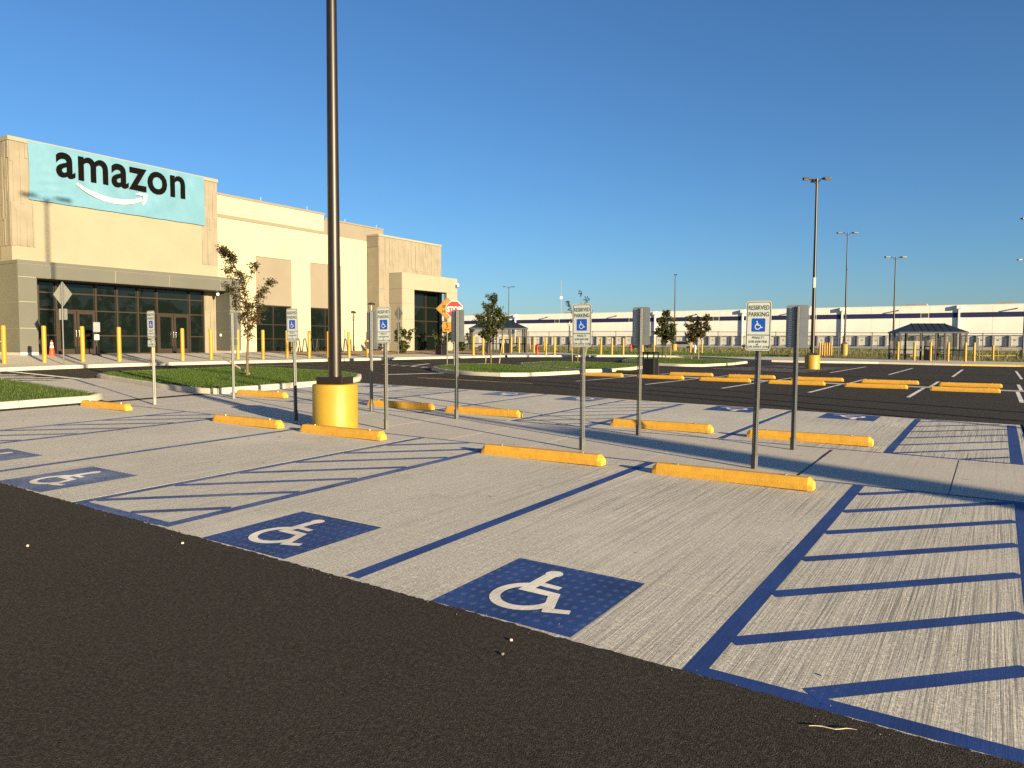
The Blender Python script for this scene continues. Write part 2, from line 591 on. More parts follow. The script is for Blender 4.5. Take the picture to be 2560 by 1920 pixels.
def line(name, loop, m='blue_paint', dz=.0014, parent=pad):
    uc_ = sum(p[0] for p in loop) / len(loop)
    if uc_ < -5.9 and m == 'blue_paint': m = 'blue_paint_worn_sheen'  # left-hand paint swaps to the blues with grazing sheen painted in
    if uc_ < -8 and m == 'blue_emblem': m = 'blue_emblem_worn_sheen'
    return uv_sheet(name, [loop], dz, m, parent)


def seg_loop(a, b, w):
    dx, dy = b[0] - a[0], b[1] - a[1]
    L = math.hypot(dx, dy); nx, ny = -dy / L * w / 2, dx / L * w / 2
    return [(a[0] - nx, a[1] - ny), (b[0] - nx, b[1] - ny), (b[0] + nx, b[1] + ny), (a[0] + nx, a[1] + ny)]


def hatch(u0, u1, v0, v1, w=.085, step=.90, start=None):
    """stripes running up to the right across an access aisle, clipped to it"""
    out = []
    t = start
    while t < v1:
        a = [u0, t]; b = [u1, t + (u1 - u0)]
        if a[1] < v0: a = [u0 + (v0 - a[1]), v0]
        if b[1] > v1: b = [u1 - (b[1] - v1), v1]
        if b[0] - a[0] > .15: line('hatch_stripe', seg_loop(a, b, w), 'blue_paint', .0020)
        t += step


# near half
LW = .11
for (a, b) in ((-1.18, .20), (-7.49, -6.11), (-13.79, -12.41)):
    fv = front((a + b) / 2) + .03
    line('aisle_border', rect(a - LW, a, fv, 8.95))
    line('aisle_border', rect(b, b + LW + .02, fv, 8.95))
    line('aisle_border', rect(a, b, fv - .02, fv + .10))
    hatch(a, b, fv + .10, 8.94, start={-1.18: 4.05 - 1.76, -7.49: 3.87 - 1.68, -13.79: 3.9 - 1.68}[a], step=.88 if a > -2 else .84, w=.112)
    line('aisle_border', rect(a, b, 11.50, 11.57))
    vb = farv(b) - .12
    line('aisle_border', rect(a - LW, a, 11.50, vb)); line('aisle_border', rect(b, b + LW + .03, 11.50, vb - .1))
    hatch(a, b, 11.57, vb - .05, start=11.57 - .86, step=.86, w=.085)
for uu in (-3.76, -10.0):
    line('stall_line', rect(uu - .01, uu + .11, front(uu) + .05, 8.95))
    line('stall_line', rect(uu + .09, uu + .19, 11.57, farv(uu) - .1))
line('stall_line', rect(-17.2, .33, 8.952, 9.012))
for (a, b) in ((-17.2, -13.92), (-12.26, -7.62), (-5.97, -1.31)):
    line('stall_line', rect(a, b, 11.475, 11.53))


def arc(cx, cy, r0, r1, a0, a1, n=22):
    o = [(cx + r1 * math.cos(R(a0 + (a1 - a0) * i / n)), cy + r1 * math.sin(R(a0 + (a1 - a0) * i / n))) for i in range(n + 1)]
    return o + [(cx + r0 * math.cos(R(a1 + (a0 - a1) * i / n)), cy + r0 * math.sin(R(a1 + (a0 - a1) * i / n))) for i in range(n + 1)]


def isa_loops():
    """wheelchair symbol, about 0.65 units wide inside a unit square"""
    head = [(.395 + .062 * math.cos(R(a)), .850 + .062 * math.sin(R(a))) for a in range(0, 360, 18)]
    body = [(.345, .80), (.435, .80), (.430, .665), (.575, .655), (.575, .60), (.432, .605), (.430, .552), (.625, .545), (.715, .315), (.815, .345), (.835, .29), (.675, .235), (.575, .475), (.345, .475)]
    wheel = arc(.455, .405, .165, .235, 112, 352)
    return [head, body, wheel]


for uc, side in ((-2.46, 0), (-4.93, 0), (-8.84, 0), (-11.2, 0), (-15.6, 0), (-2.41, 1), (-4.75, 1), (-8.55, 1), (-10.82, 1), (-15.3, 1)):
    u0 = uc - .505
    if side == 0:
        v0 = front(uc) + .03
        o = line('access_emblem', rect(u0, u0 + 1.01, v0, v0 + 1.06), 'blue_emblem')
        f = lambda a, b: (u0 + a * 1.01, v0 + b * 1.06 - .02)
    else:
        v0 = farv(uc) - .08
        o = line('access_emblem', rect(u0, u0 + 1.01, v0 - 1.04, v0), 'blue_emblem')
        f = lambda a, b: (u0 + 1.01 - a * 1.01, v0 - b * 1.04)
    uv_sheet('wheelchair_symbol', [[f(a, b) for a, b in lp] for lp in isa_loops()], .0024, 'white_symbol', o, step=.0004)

# right-hand lot markings
lot = bpy.data.objects['parking_lot']
for i in range(7):
    uu = -14.6 + i * 2.52
    if i > 0:
        line('stall_line', rect(uu, uu + .10, 22.4, 27.5), 'white_paint', .0098, lot)
        line('stall_line', rect(uu + .12, uu + .22, 28.5, 32.6), 'white_paint', .0098, lot)
        if i > 2: line('stall_line', rect(uu + .35, uu + .45, 38.0, 49.5), 'white_paint', .0098, lot)
for i in range(8):
    line('hatch_stripe', seg_loop((-12.4 + i * .15, 38.2 + i * 1.15), (-7.6 + i * .1, 37.6 + i * 1.2), .10), 'white_paint', .0098, lot)
uv_sheet('gutter_strip', [rect(-15.0, 42, 27.62, 28.35)], .013, 'walk_concrete', lot)
# road before the building: crossing stripes, stop bar, centre line, speed-hump marks
for i in range(7):
    a0 = -33.6 + i * 1.3
    line('crossing_stripe', seg_loop((a0, 9.9), (a0 + 3.3, 12.3), .32), 'white_paint', .0098, lot)
line('crossing_border', seg_loop((-31.4, 13.05), (-23.9, 12.45), .22), 'white_paint', .0098, lot)
line('stop_bar', seg_loop((-19.4, 20.8), (-18.7, 23.6), .32), 'white_paint', .0098, lot)
line('centre_line', rect(-17.2, -12.4, 20.1, 20.22), 'yellow_line', .0098, lot)
line('centre_line', seg_loop((-29.4, 21.5), (-28.5, 24.3), .12), 'white_paint', .0098, lot)
for k in range(5):
    a = -26.6 + k * .85
    line('hump_mark', [(a, 28.3 - k * .25), (a + .42, 28.1 - k * .25), (a + .12, 29.0 - k * .25)], 'white_paint', .0098, lot)
line('hump_mark', seg_loop((-25.9, 31.3), (-24.6, 28.4), .2), 'white_paint', .0098, lot)

# ------------------------------------------------------------------ sidewalks


def zs(u, v):
    d = max(0.0, min(7.4, CURB_U - u))
    b = zg(CURB_U, v) + .14
    t = (d / 7.4) ** 1.5
    return b * (1 - t) + 1.085 * t


def curb(path, parent, inward, closed=False, seg=2.6, h=.15, w=.15, m='curb_concrete', zf=None):
    """kerb stones along a path in lot axes, each its own piece"""
    P = [Vector((a, b, 0)) for a, b in path]
    if closed: P.append(P[0])
    pts = [P[0]]
    for a, b in zip(P[:-1], P[1:]):
        L = (b - a).length; n = max(1, int(L / .5))
        pts += [a.lerp(b, (i + 1) / n) for i in range(n)]
    nrm = []
    for i in range(len(pts)):
        if closed: t = pts[(i + 1) % (len(pts) - 1)] - pts[i - 1 if i else -2]
        else: t = pts[min(i + 1, len(pts) - 1)] - pts[max(i - 1, 0)]
        t.normalize(); nrm.append(Vector((-t.y, t.x, 0)) * inward)
    i = 0
    while i < len(pts) - 1:
        j, L = i, 0
        while j < len(pts) - 1 and L < seg:
            L += (pts[j + 1] - pts[j]).length; j += 1
        mb = MB(); sec = []
        for q in range(i, j + 1):
            p, nn = pts[q].copy(), nrm[q]
            if q == i: p = p + (pts[q + 1] - p).normalized() * .007
            if q == j: p = p + (pts[q - 1] - p).normalized() * .007
            hh = h + random.gauss(0, .0015)
            for off, z in ((0, -.06), (.012, hh - .025), (.035, hh), (w, hh), (w, -.06)):
                c = p + nn * off
                zz = (zf or zg)(p.x, p.y)
                sec.append(W(c.x, c.y, zz + z))
        n = j - i + 1
        fs = [(a * 5 + k, a * 5 + k + 1, a * 5 + k + 6, a * 5 + k + 5) for a in range(n - 1) for k in range(4)]
        fs += [tuple(range(5)), tuple((n - 1) * 5 + k for k in reversed(range(5)))]
        mb.add(sec, fs)
        mb.build('curb_stone', m, parent, smooth=50)
        i = j


fs_walk = uv_sheet('front_sidewalk', [rect(-41.7, CURB_U - .1, 2, 47.5)], -.06, 'walk_concrete', kind='structure', zf=zs)
vc = list(np.arange(6, 47.0, 1.83))
for a, b in zip(vc[:-1], vc[1:]):
    for r0, r1 in ((-33.2, CURB_U - .155), (-35.2, -33.2), (-39.3, -35.2) if b < 32 or a < 0 else (-35.9, -35.2)):
        uv_sheet('paving_slab', [rect(r0 + .006, r1 - .006, a + .006, b - .006)], 0, 'walk_concrete', fs_walk, zf=zs)
uv_sheet('paving_slab', [rect(-41.6, -39.3, 16, 32)], 0, 'walk_concrete', fs_walk, zf=zs)
curb([(CURB_U, 4), (CURB_U, 47.3)], fs_walk, 1, seg=3.0)
uv_sheet('mulch_bed', [[(-41.65, 31.6), (-36.0, 32.0), (-35.9, 47), (-36.2, 52), (-41.65, 52)]], .02, 'mulch', kind='structure', zf=zs)

far_walk_edge = [(2.0, 69), (-7.0, 70.2), (-15.5, 68.0), (-18.8, 62.2), (-21.9, 63.2), (-25.0, 63.4), (-27.8, 62.2), (-30.6, 57.6), (-33.2, 60.6), (-35.6, 62.5), (-41.5, 62.5), (-41.5, 47.5)]
far_walk = uv_sheet('far_sidewalk', [FAR_NEAR[:-1] + [(42, 62.3), (42, 71)] + far_walk_edge], .145, 'walk_concrete', kind='structure')
ye = [p for p in FAR_NEAR if p[0] <= -2.0]
curb(ye, far_walk, 1, seg=3.2)
curb([(-2.0, 58.2), (1.6, 60.0), (10, 60.4)], far_walk, 1, seg=3.2, m='base_yellow')
uv_sheet('bed_by_shelter', [[(-41.5, 48.2), (-33.6, 48.2), (-32.9, 50), (-34.2, 52.2), (-41.5, 53)]], .16, 'mulch', kind='structure')

# ramp from the pad walkway to the road
ramp = uv_sheet('path', [[(-17.1, 9.1), (-17.1, 11.6), (-19.1, 11.7), (-24.2, 12.95), (-25.0, 12.9), (-25.0, 10.2), (-18.1, 9.3)]], .018, 'walk_concrete', kind='structure')

# ------------------------------------------------------------------ grass islands


def inside(pt, poly):
    x, y = pt; c = False; j = len(poly) - 1
    for i in range(len(poly)):
        xi, yi = poly[i]; xj, yj = poly[j]
        if (yi > y) != (yj > y) and x < (xj - xi) * (y - yi) / (yj - yi) + xi: c = not c
        j = i
    return c


def shrink(poly, d):
    n = len(poly); out = []
    area = sum(poly[i][0] * poly[(i + 1) % n][1] - poly[(i + 1) % n][0] * poly[i][1] for i in range(n))
    s = 1 if area > 0 else -1
    for i in range(n):
        a, b, c = Vector(poly[i - 1]), Vector(poly[i]), Vector(poly[(i + 1) % n])
        t = ((b - a).normalized() + (c - b).normalized())
        t.normalize()
        out.append((b.x - t.y * d * s, b.y + t.x * d * s))
    return out


def grass(name, label, poly, dens, h, w, m, dz, hollow=None, big=0.0):
    us = [p[0] for p in poly]; vs = [p[1] for p in poly]
    rng = np.random.default_rng(len(poly) * 7 + int(dens))
    n = int((max(us) - min(us)) * (max(vs) - min(vs)) * dens)
    A = rng.uniform(min(us), max(us), n); B = rng.uniform(min(vs), max(vs), n)
    V = []
    for a, b in zip(A, B):
        if not inside((a, b), poly): continue
        if hollow and any((a - q[0]) ** 2 + (b - q[1]) ** 2 < q[2] ** 2 for q in hollow): continue
        patch = .65 + .7 * (noise.noise((a * .9, b * .9, 3.3)) * .5 + .5) + big * max(0, noise.noise((a * .35, b * .35, 9)))
        hh = h * patch * random.uniform(.55, 1.25)
        an = random.uniform(0, math.pi * 2); ww = w * random.uniform(.6, 1.3)
        p = W(a, b, zg(a, b) + dz)
        dx, dy = math.cos(an) * ww, math.sin(an) * ww
        lx, ly = random.gauss(0, hh * .45), random.gauss(0, hh * .45)
        V += [(p.x - dx, p.y - dy, p.z), (p.x + dx, p.y + dy, p.z), (p.x + lx, p.y + ly, p.z + hh)]
    V = np.array(V, dtype=np.float32); k = len(V)
    me = bpy.data.meshes.new(name)
    me.vertices.add(k); me.vertices.foreach_set('co', V.ravel())
    me.loops.add(k); me.loops.foreach_set('vertex_index', np.arange(k, dtype=np.int32))
    me.polygons.add(k // 3); me.polygons.foreach_set('loop_start', np.arange(0, k, 3, dtype=np.int32))
    me.update(); me.validate()
    return tag(obj(name, me, m), label, 'grass', kind='stuff')


ISL = [
    ('the grass island left of the ramp', [(-17.3, -8), (-17.3, 8.9), (-17.7, 9.35), (-22.0, 9.95), (-25.0, 10.35), (-25.3, 9.9), (-25.3, -8)], 330, [(-17, -8, 8)]),
    ('the grass island behind the big pole', [(-16.75, 11.75), (-16.75, 16.4), (-17.2, 17.3), (-18.4, 18.6), (-20.0, 19.4), (-24.6, 19.9), (-25.8, 19.2), (-25.9, 14.0), (-25.2, 13.1), (-24.1, 12.8), (-19.1, 11.7), (-17.2, 11.55)], 520, [(-20.82, 15.74, .42)]),
    ('the grass island with the stop sign', [(-15.55, 22.95), (-14.95, 23.7), (-14.65, 25.2), (-14.5, 27.3), (-16.3, 28.3), (-19.6, 30.6), (-21.3, 31.2), (-22.9, 30.0), (-22.2, 27.9), (-20.9, 25.4), (-19.25, 23.9), (-18.2, 23.3), (-16.8, 22.85)], 330, [(-21.6, 30.6, .4)]),
    ('the grass island beyond the stop sign island', [(-14.9, 28.6), (-14.3, 29.9), (-14.6, 33), (-15.1, 36.0), (-16.2, 37.8), (-19.3, 38.4), (-21.8, 37.0), (-21.4, 33.4), (-20.0, 31.3)], 260, [(-20.0, 37.4, .4)]),
    ('the grass island with two young trees', [(-20.4, 44.2), (-19.0, 42.1), (-17.4, 40.6), (-16.2, 39.75), (-14.6, 39.6), (-13.7, 40.3), (-13.35, 44.9), (-13.8, 49.6), (-15.2, 52.2), (-17.2, 54.3), (-20.0, 54.8), (-21.9, 53.0), (-22.0, 48.6)], 170, None)]
for lab, poly, dens, hol in ISL:
    o = uv_sheet('traffic_island', [shrink(poly, .1)], .135, 'soil', kind='structure')
    area = sum(poly[i][0] * poly[(i + 1) % len(poly)][1] - poly[(i + 1) % len(poly)][0] * poly[i][1] for i in range(len(poly)))
    curb(poly, o, 1 if area > 0 else -1, closed=True)
    grass('grass', 'short green grass covering ' + lab, shrink(poly, .13), dens * 1.5, .062, .0085, 'grass_blade', .13, hol)
far_green = [(-35, 63), (-30.6, 58.2), (-27.8, 62.8), (-25, 64), (-21.9, 63.8), (-19, 62.9), (-15.9, 68.6), (-17, 78), (-40, 78)]
uv_sheet('verge', [far_green], .10, 'soil', kind='structure')
grass('grass', 'green grass verge behind the far sidewalk', far_green, 40, .14, .03, 'grass_blade', .09)
grass('grass', 'tall dry grass along the chain link fence', [(-60, 78), (-16, 73), (-7, 70.6), (12, 71), (14, 95), (-60, 95)], 24, .22, .035, 'grass_far', -.1, big=1.2)
grass('grass', 'dry field grass before the white warehouse', [(-90, 95), (20, 95), (25, 170), (-120, 170)], 3.2, .3, .08, 'grass_far', -.1, big=1.5)

# ------------------------------------------------------------------ wheel stops


def make_stop():
    t = thing('wheel_stop', 'x', 'wheel stop', 0, 0)
    L, w, h, ch = .915, .078, .135, .055
    mb = MB()
    prof = [(-w, 0), (-w, .065), (-w * .62, h), (w * .62, h), (w, .065), (w, 0)]
    xs = [(-L, .90, .66), (-L + ch, 1, 1), (L - ch, 1, 1), (L, .90, .66)]
    vs = [(x, a * sa, b * sb) for x, sa, sb in xs for a, b in prof]
    fs = [(i * 6 + k, i * 6 + k + 1, i * 6 + k + 7, i * 6 + k + 6) for i in range(3) for k in range(5)] + [tuple(range(6)), tuple(18 + k for k in reversed(range(6)))]
    fs += [(i * 6 + 5, i * 6, i * 6 + 6, i * 6 + 11) for i in range(3)]
    mb.add(vs, fs)
    mb.build('body', 'stop_yellow', t, bevel=.003)
    for x in (-.62, .62):
        MB().lathe([(.016, h - .004), (.016, h + .010), (.010, h + .016)], 8, x, 0).build('bolt', 'bolt', t)
    return t


stop0 = make_stop()
CM = child_map()
NEARW = ['in front of the largest parking sign', 'in front of the sign left of it in the near row', 'at the foot of the yellow pole base', 'left of the yellow pole base', 'beside the left grass island']
spots = []
for i, uc in enumerate((-2.505, -5.01, -8.725, -11.08, -15.76)):
    spots.append((uc, 8.36, 'yellow wheel stop ' + ['nearest of all, at the foot of the largest parking sign', 'second from the right in the nearest row', 'at the foot of the yellow round pole base', 'just left of the yellow round pole base', 'leftmost of all, beside the left grass island'][i], 'wheel stops of the reserved stalls'))
for i, uc in enumerate((-2.4, -4.81, -8.57, -10.76, -15.35)):
    spots.append((uc, 12.02, 'yellow wheel stop ' + ['rightmost in the far row of reserved stalls', 'second from the right in the far row of reserved stalls', 'third from the right in the far row of reserved stalls', 'fourth from the right in the far row of reserved stalls', 'by the grass island, last of the far reserved row'][i], 'wheel stops of the reserved stalls'))
for r_, vv in enumerate((26.25, 29.42)):
    for i in range(6):
        spots.append((-.78 - 2.44 * i + .06 * r_, vv, 'yellow wheel stop, ' + ORD[i] + ' from the right in the ' + ('nearer' if r_ == 0 else 'farther') + ' row on the asphalt', 'wheel stops on the asphalt lot'))
for i, (uc, vv, lab, grp) in enumerate(spots):
    o = stop0 if i == 0 else copy_tree(stop0, None, CM)
    o.location = W(uc, vv, zg(uc, vv) + (.002 if vv < 20 else .009))
    o.rotation_euler = (random.gauss(0, .003) + SL * .5, 0, ROT + random.gauss(0, .008))
    tag(o, lab, 'wheel stop', grp)

# ------------------------------------------------------------------ reserved parking signs


def front_fn(y):
    return lambda a, b, c: (a, y - c, b)


def rrect(x0, x1, z0, z1, r, n=5):
    out = []
    for cx, cz, a0 in ((x1 - r, z1 - r, 0), (x0 + r, z1 - r, 90), (x0 + r, z0 + r, 180), (x1 - r, z0 + r, 270)):
        out += [(cx + r * math.cos(R(a0 + 90 * i / n)), cz + r * math.sin(R(a0 + 90 * i / n))) for i in range(n + 1)]
    return out


def frame_loop(mb, outer, inner, y):
    n = len(outer); k = len(mb.v)
    mb.v += [(a, y, b) for a, b in outer] + [(a, y, b) for a, b in inner]
    mb.f += [(k + i, k + (i + 1) % n, k + n + (i + 1) % n, k + n + i) for i in range(n)]


def perforated_post(h, w=.051, pitch_=.0254 * 1.0, hole=.0145):
    mb = MB()
    r = w / 2
    for ax in range(4):
        c, s = [(1, 0), (0, 1), (-1, 0), (0, -1)][ax]
        P = lambda a, z, d=0: (a * c - (-r + d) * s, a * s + (-r + d) * c, z)
        q = hole / 2
        mb.add([P(-r, 0), P(-q, 0), P(-q, h), P(-r, h)], [(0, 1, 2, 3)])
        mb.add([P(q, 0), P(r, 0), P(r, h), P(q, h)], [(0, 1, 2, 3)])
        z = 0.0
        while z < h:
            z1 = min(h, z + pitch_ - hole)
            mb.add([P(-q, z), P(q, z), P(q, z1), P(-q, z1)], [(0, 1, 2, 3)])
            z += pitch_
    me = bpy.data.meshes.new('post')
    me.from_pydata(mb.v, [], mb.f)
    return me


SIGN_H = 2.075
post_me = perforated_post(SIGN_H - .02)


def make_sign():
    t = thing('parking_sign', 'x', 'sign', 0, 0)
    po = obj('post', post_me, 'galvanized', t); po.rotation_euler = (0, 0, -.33)
    s = MB(); s.box(-.031, .031, -.031, .031, 0, .17); s.box(-.036, .036, -.036, .036, .15, .17)
    so = s.build('base_sleeve', 'galvanized', t, bevel=.003); so.rotation_euler = (0, 0, -.33)
    b = MB()
    b.prism(rrect(-.1525, .1525, SIGN_H - .61, SIGN_H, .036), lambda a, c, d: (a, d, c), -.0325, -.035)
    pb = b.build('panel', 'aluminium_back', t)
    f = MB()
    f.add([(a, -.0358, c) for a, c in rrect(-.1515, .1515, SIGN_H - .609, SIGN_H - .001, .035)], [tuple(range(24))])
    pf = f.build('panel_face', 'sign_white', t)
    g = MB()
    frame_loop(g, rrect(-.142, .142, SIGN_H - .598, SIGN_H - .012, .03), rrect(-.134, .134, SIGN_H - .590, SIGN_H - .020, .024), -.0366)
    g.add([(-.134, -.0366, SIGN_H - .424), (.134, -.0366, SIGN_H - .424), (.134, -.0366, SIGN_H - .414), (-.134, -.0366, SIGN_H - .414)], [(0, 1, 2, 3)])
    g.build('border', 'sign_green', pf)
    for txt, size, zc, sxx, bold in (('RESERVED', .074, .108, .76, .0012), ('PARKING', .074, .190, .80, .0012), ('PENALTY', .042, .465, .84, .0003), ('$100-$500 FINE', .042, .514, .80, .0003), ('&', .026, .538, .9, .0002), ('TOW-AWAY ZONE', .042, .578, .80, .0003)):
        me = text_mesh(txt, size, bold, sxx, front_fn(-.0370))
        for p in me.vertices: p.co.z += SIGN_H - zc
        obj('lettering', me, 'sign_green', pf)
    e = MB()
    e.add([(a, -.0366, c) for a, c in rrect(-.082, .082, SIGN_H - .378, SIGN_H - .214, .012)], [tuple(range(24))])
    eo = e.build('access_emblem', 'sign_blue', pf)
    w = MB()
    ox, oz, k = -.063, SIGN_H - .372, .125
    thin = [[(.37 + .05 * math.cos(R(a)), .92 + .05 * math.sin(R(a))) for a in range(0, 360, 24)],
            [(.345, .87), (.405, .87), (.41, .72), (.56, .72), (.56, .67), (.415, .67), (.415, .60), (.68, .60), (.79, .36), (.90, .42), (.925, .36), (.755, .28), (.64, .54), (.345, .54)],
            arc(.44, .42, .215, .275, 118, 350)]
    for li, lp in enumerate(thin):
        w.add([(ox + a * k, -.0374 - .0002 * li, oz + c * k * 1.05) for a, c in lp], [tuple(range(len(lp)))])
    w.build('wheelchair_symbol', 'white_plastic', eo)
    for zc in (SIGN_H - .055 - .03, SIGN_H - .535):
        bb = MB(); bb.tube([(0, -.041, zc), (0, -.035, zc)], .009, 8); bb.build('bolt', 'bolt', t)
    return t


sign0 = make_sign()
CM = child_map()
SIGNS = [(-2.48, 9.30, 0, 'largest and nearest reserved parking sign, white with green border, before the last wheel stop'),
         (-4.91, 9.34, 0, 'second largest reserved parking sign facing the camera, right of centre'),
         (-8.65, 9.32, 0, 'reserved parking sign facing the camera just right of the big light pole'),
         (-10.88, 9.28, 0, 'reserved parking sign facing the camera just left of the big light pole'),
         (-15.6, 9.36, 0, 'leftmost reserved parking sign with a small plate below, before the entrance doors'),
         (-2.41, 11.08, 1, 'grey back of the rightmost parking sign, on a perforated post'),
         (-4.83, 11.14, 1, 'grey back of the parking sign on the second post from the right'),
         (-8.57, 11.17, 1, 'grey back of the parking sign covering part of the red stop sign'),
         (-10.75, 11.14, 1, 'grey back of a parking sign with a smaller plate below, right of the big pole'),
         (-15.34, 11.2, 1, 'parking sign seen almost edge on before the young tree and island')]
for i, (uc, vv, back_, lab) in enumerate(SIGNS):
    o = sign0 if i == 0 else copy_tree(sign0, None, CM)
    o.location = W(uc, vv, zg(uc, vv) + .002)
    lean = [(-.012, .010), (.004, .0), (.004, -.006), (.004, -.010), (.0, -.012), (.004, -.004), (0, -.004), (0, -.002), (0, 0), (0, .004)][i]
    o.rotation_euler = (lean[0], lean[1], ROT + (math.pi if back_ else 0) + [.02, -.02, .03, 0, -.03, .02, -.02, .02, 0, .0][i])
    tag(o, lab, 'sign', 'reserved parking signs')
    if i in (4, 8, 9):
        b = MB(); b.prism(rrect(-.1525, .1525, SIGN_H - .79, SIGN_H - .635, .03), lambda a, c, d: (a, d, c), -.0325, -.035)
        b.build('small_panel', 'aluminium_back', o)
        f = MB(); f.add([(a, -.0358, c) for a, c in rrect(-.1515, .1515, SIGN_H - .789, SIGN_H - .636, .03)], [tuple(range(24))])
        pf = f.build('small_panel_face', 'sign_white', o)
        g = MB(); frame_loop(g, rrect(-.142, .142, SIGN_H - .78, SIGN_H - .645, .026), rrect(-.135, .135, SIGN_H - .773, SIGN_H - .652, .02), -.0366); g.build('border', 'sign_green', pf)
        for txt, zc in (('VAN', .700), ('ACCESSIBLE', .752)):
            me = text_mesh(txt, .046, .001, .8, front_fn(-.0370))
            for p in me.vertices: p.co.z += SIGN_H - zc
            obj('lettering', me, 'sign_green', pf)

# ------------------------------------------------------------------ light poles


def make_pole(label, u, v, H, heads, z=None, base=True, grp='tall parking lot light poles', lamp_rot=0.0, bh=.76, br=.385, tag_plate=False, hs=1.0):
    t = thing('light_pole', label, 'light pole', u, v, z, group=grp)
    n = 32 if H > 11.9 and base else 20
    if base:
        MB().lathe([(br, -.1), (br, bh - .02), (br - .012, bh - .004), (br - .03, bh)], 48).build('concrete_base', 'base_yellow', t, smooth=40)
        mb = MB(); mb.box(-.235, .235, -.235, .235, bh, bh + .125)
        o = mb.build('base_cover', 'bronze', t, bevel=.006); o.rotation_euler = (0, 0, R(21))
    z0 = bh + .10 if base else 0
    MB().lathe([(.112, z0), (.094, z0 + (H - z0) * .3), (.072, z0 + (H - z0) * .7), (.058, H)], 28).build('pole', 'bronze', t, smooth=40)
    if base:
        MB().box(-.145, -.112, -.03, .03, bh + .30, bh + .45).build('hand_hole_cover', 'bronze', t, bevel=.004)
    for a in heads:
        a = a + lamp_rot
        c, s = math.cos(a), math.sin(a)
        P = lambda x, y, zz: (hs * (x * c - y * s), hs * (x * s + y * c), zz)
        arm = MB().tube([P(0, 0, H - .35), P(.16, 0, H - .18), P(.36, 0, H - .02), P(.55, 0, H + .02)], [.035, .035, .035, .03], 8).build('arm', 'bronze', t, smooth=60)
        hd = MB()
        for zz, k0, k1, wv in ((0, 0, 1, 1),):
            pl = [(.48, -.12), (.62, -.19), (1.12, -.19), (1.18, -.14), (1.18, .14), (1.12, .19), (.62, .19), (.48, .12)]
            hd.prism(pl, lambda x, y, d: P(x, y, d), H - .05, H + .06)
        ho = hd.build('lamp_head', 'bronze', t, bevel=.01)
        ln = MB(); ln.prism([(.70, -.15), (1.10, -.15), (1.10, .15), (.70, .15)], lambda x, y, d: P(x, y, d), H - .065, H - .045)
        ln.build('lens', 'lamp_lens', ho)
    if tag_plate:
        MB().box(-.02, .10, -.13, -.10, H * .43, H * .43 + .55).build('white_tag', 'white_plastic', t)
    return t


FOUR = (0, math.pi)
make_pole('big dark bronze light pole on round yellow base, top cut off by frame', -9.56, 9.02, 14.7, FOUR, lamp_rot=math.pi / 2)
make_pole('tall dark light pole on yellow base, tallest on the right, with a white tag', -8.32, 42.3, 10.15, (math.pi, math.pi * .5, 0), lamp_rot=.5, tag_plate=True, hs=.62)
make_pole('dark twin head light pole behind the six close yellow bollards', -14.0, 88.0, 13.4, FOUR, lamp_rot=.57, bh=1.35)
make_pole('dark twin head light pole left of the right hand shelter', -9.3, 88.5, 10.6, FOUR, lamp_rot=.57, bh=.9)
make_pole('dark light pole at the right picture edge, the shorter of two', 2.75, 113.0, 12.1, FOUR, lamp_rot=.57)
make_pole('light pole at the right picture edge of which only a lamp head shows', 2.45, 82.9, 12.95, FOUR, lamp_rot=.57)
make_pole('thin far light pole on yellow base above the two young trees', -38.6, 101.3, 10.9, (math.pi * .6,), bh=1.0)
make_pole('far twin head light pole above the left shelter', -80.0, 121, 12.0, FOUR, lamp_rot=.57)
# poles of the same lot beyond the right edge of the picture; their shadows cross the pad and the asphalt
for k, (du, dv) in enumerate(((20.0, 11.0), (24.0, 8.5), (17.0, 14.0), (20.0, 26.9), (25.0, 33.6), (17.2, 3.35))):
    make_pole('light pole beyond the right edge whose long shadow crosses ' + ['the asphalt behind the pad', 'the far edge of the pad', 'the asphalt stalls', 'the yellow wheel stops', 'the far stalls', 'the nearest wheel stop'][k], du, dv, 12.0, FOUR)
t = thing('shadow_column', 'grey pylon added beyond the right edge to cast the broad shadow along the walkway', 'occluder', 33.6, -1.45)  # unseen column, added only to throw the wide shadow band
MB().box(-.31, .31, -.31, .31, -.2, 8.2).build('shadow_column_body', 'dock_grey', t, bevel=.02)
MB().box(-.42, .42, -.42, .42, 0, .25).build('footing', 'curb_concrete', t, bevel=.02)

# ------------------------------------------------------------------ bollards


def make_bollard(H):
    r = .09
    return MB().lathe([(r, -.05), (r, H - .06), (r * .93, H - .025), (r * .72, H - .006), (r * .3, H)], 20).mesh('bollard', 35)


bol_me = make_bollard(1.58)
bol_me2 = make_bollard(1.46)
bol_me.materials.append(MAT['bollard_yellow']); bol_me2.materials.append(MAT['bollard_yellow'])


def bollard(me, u, v, z, label, group):
    o = bpy.data.objects.new('bollard', me)
    COL.objects.link(o)
    o.location = W(u, v, z)
    o.rotation_euler = (random.gauss(0, .004), random.gauss(0, .004), random.uniform(0, 6))
    tag(o, label, 'bollard', group)
    return o


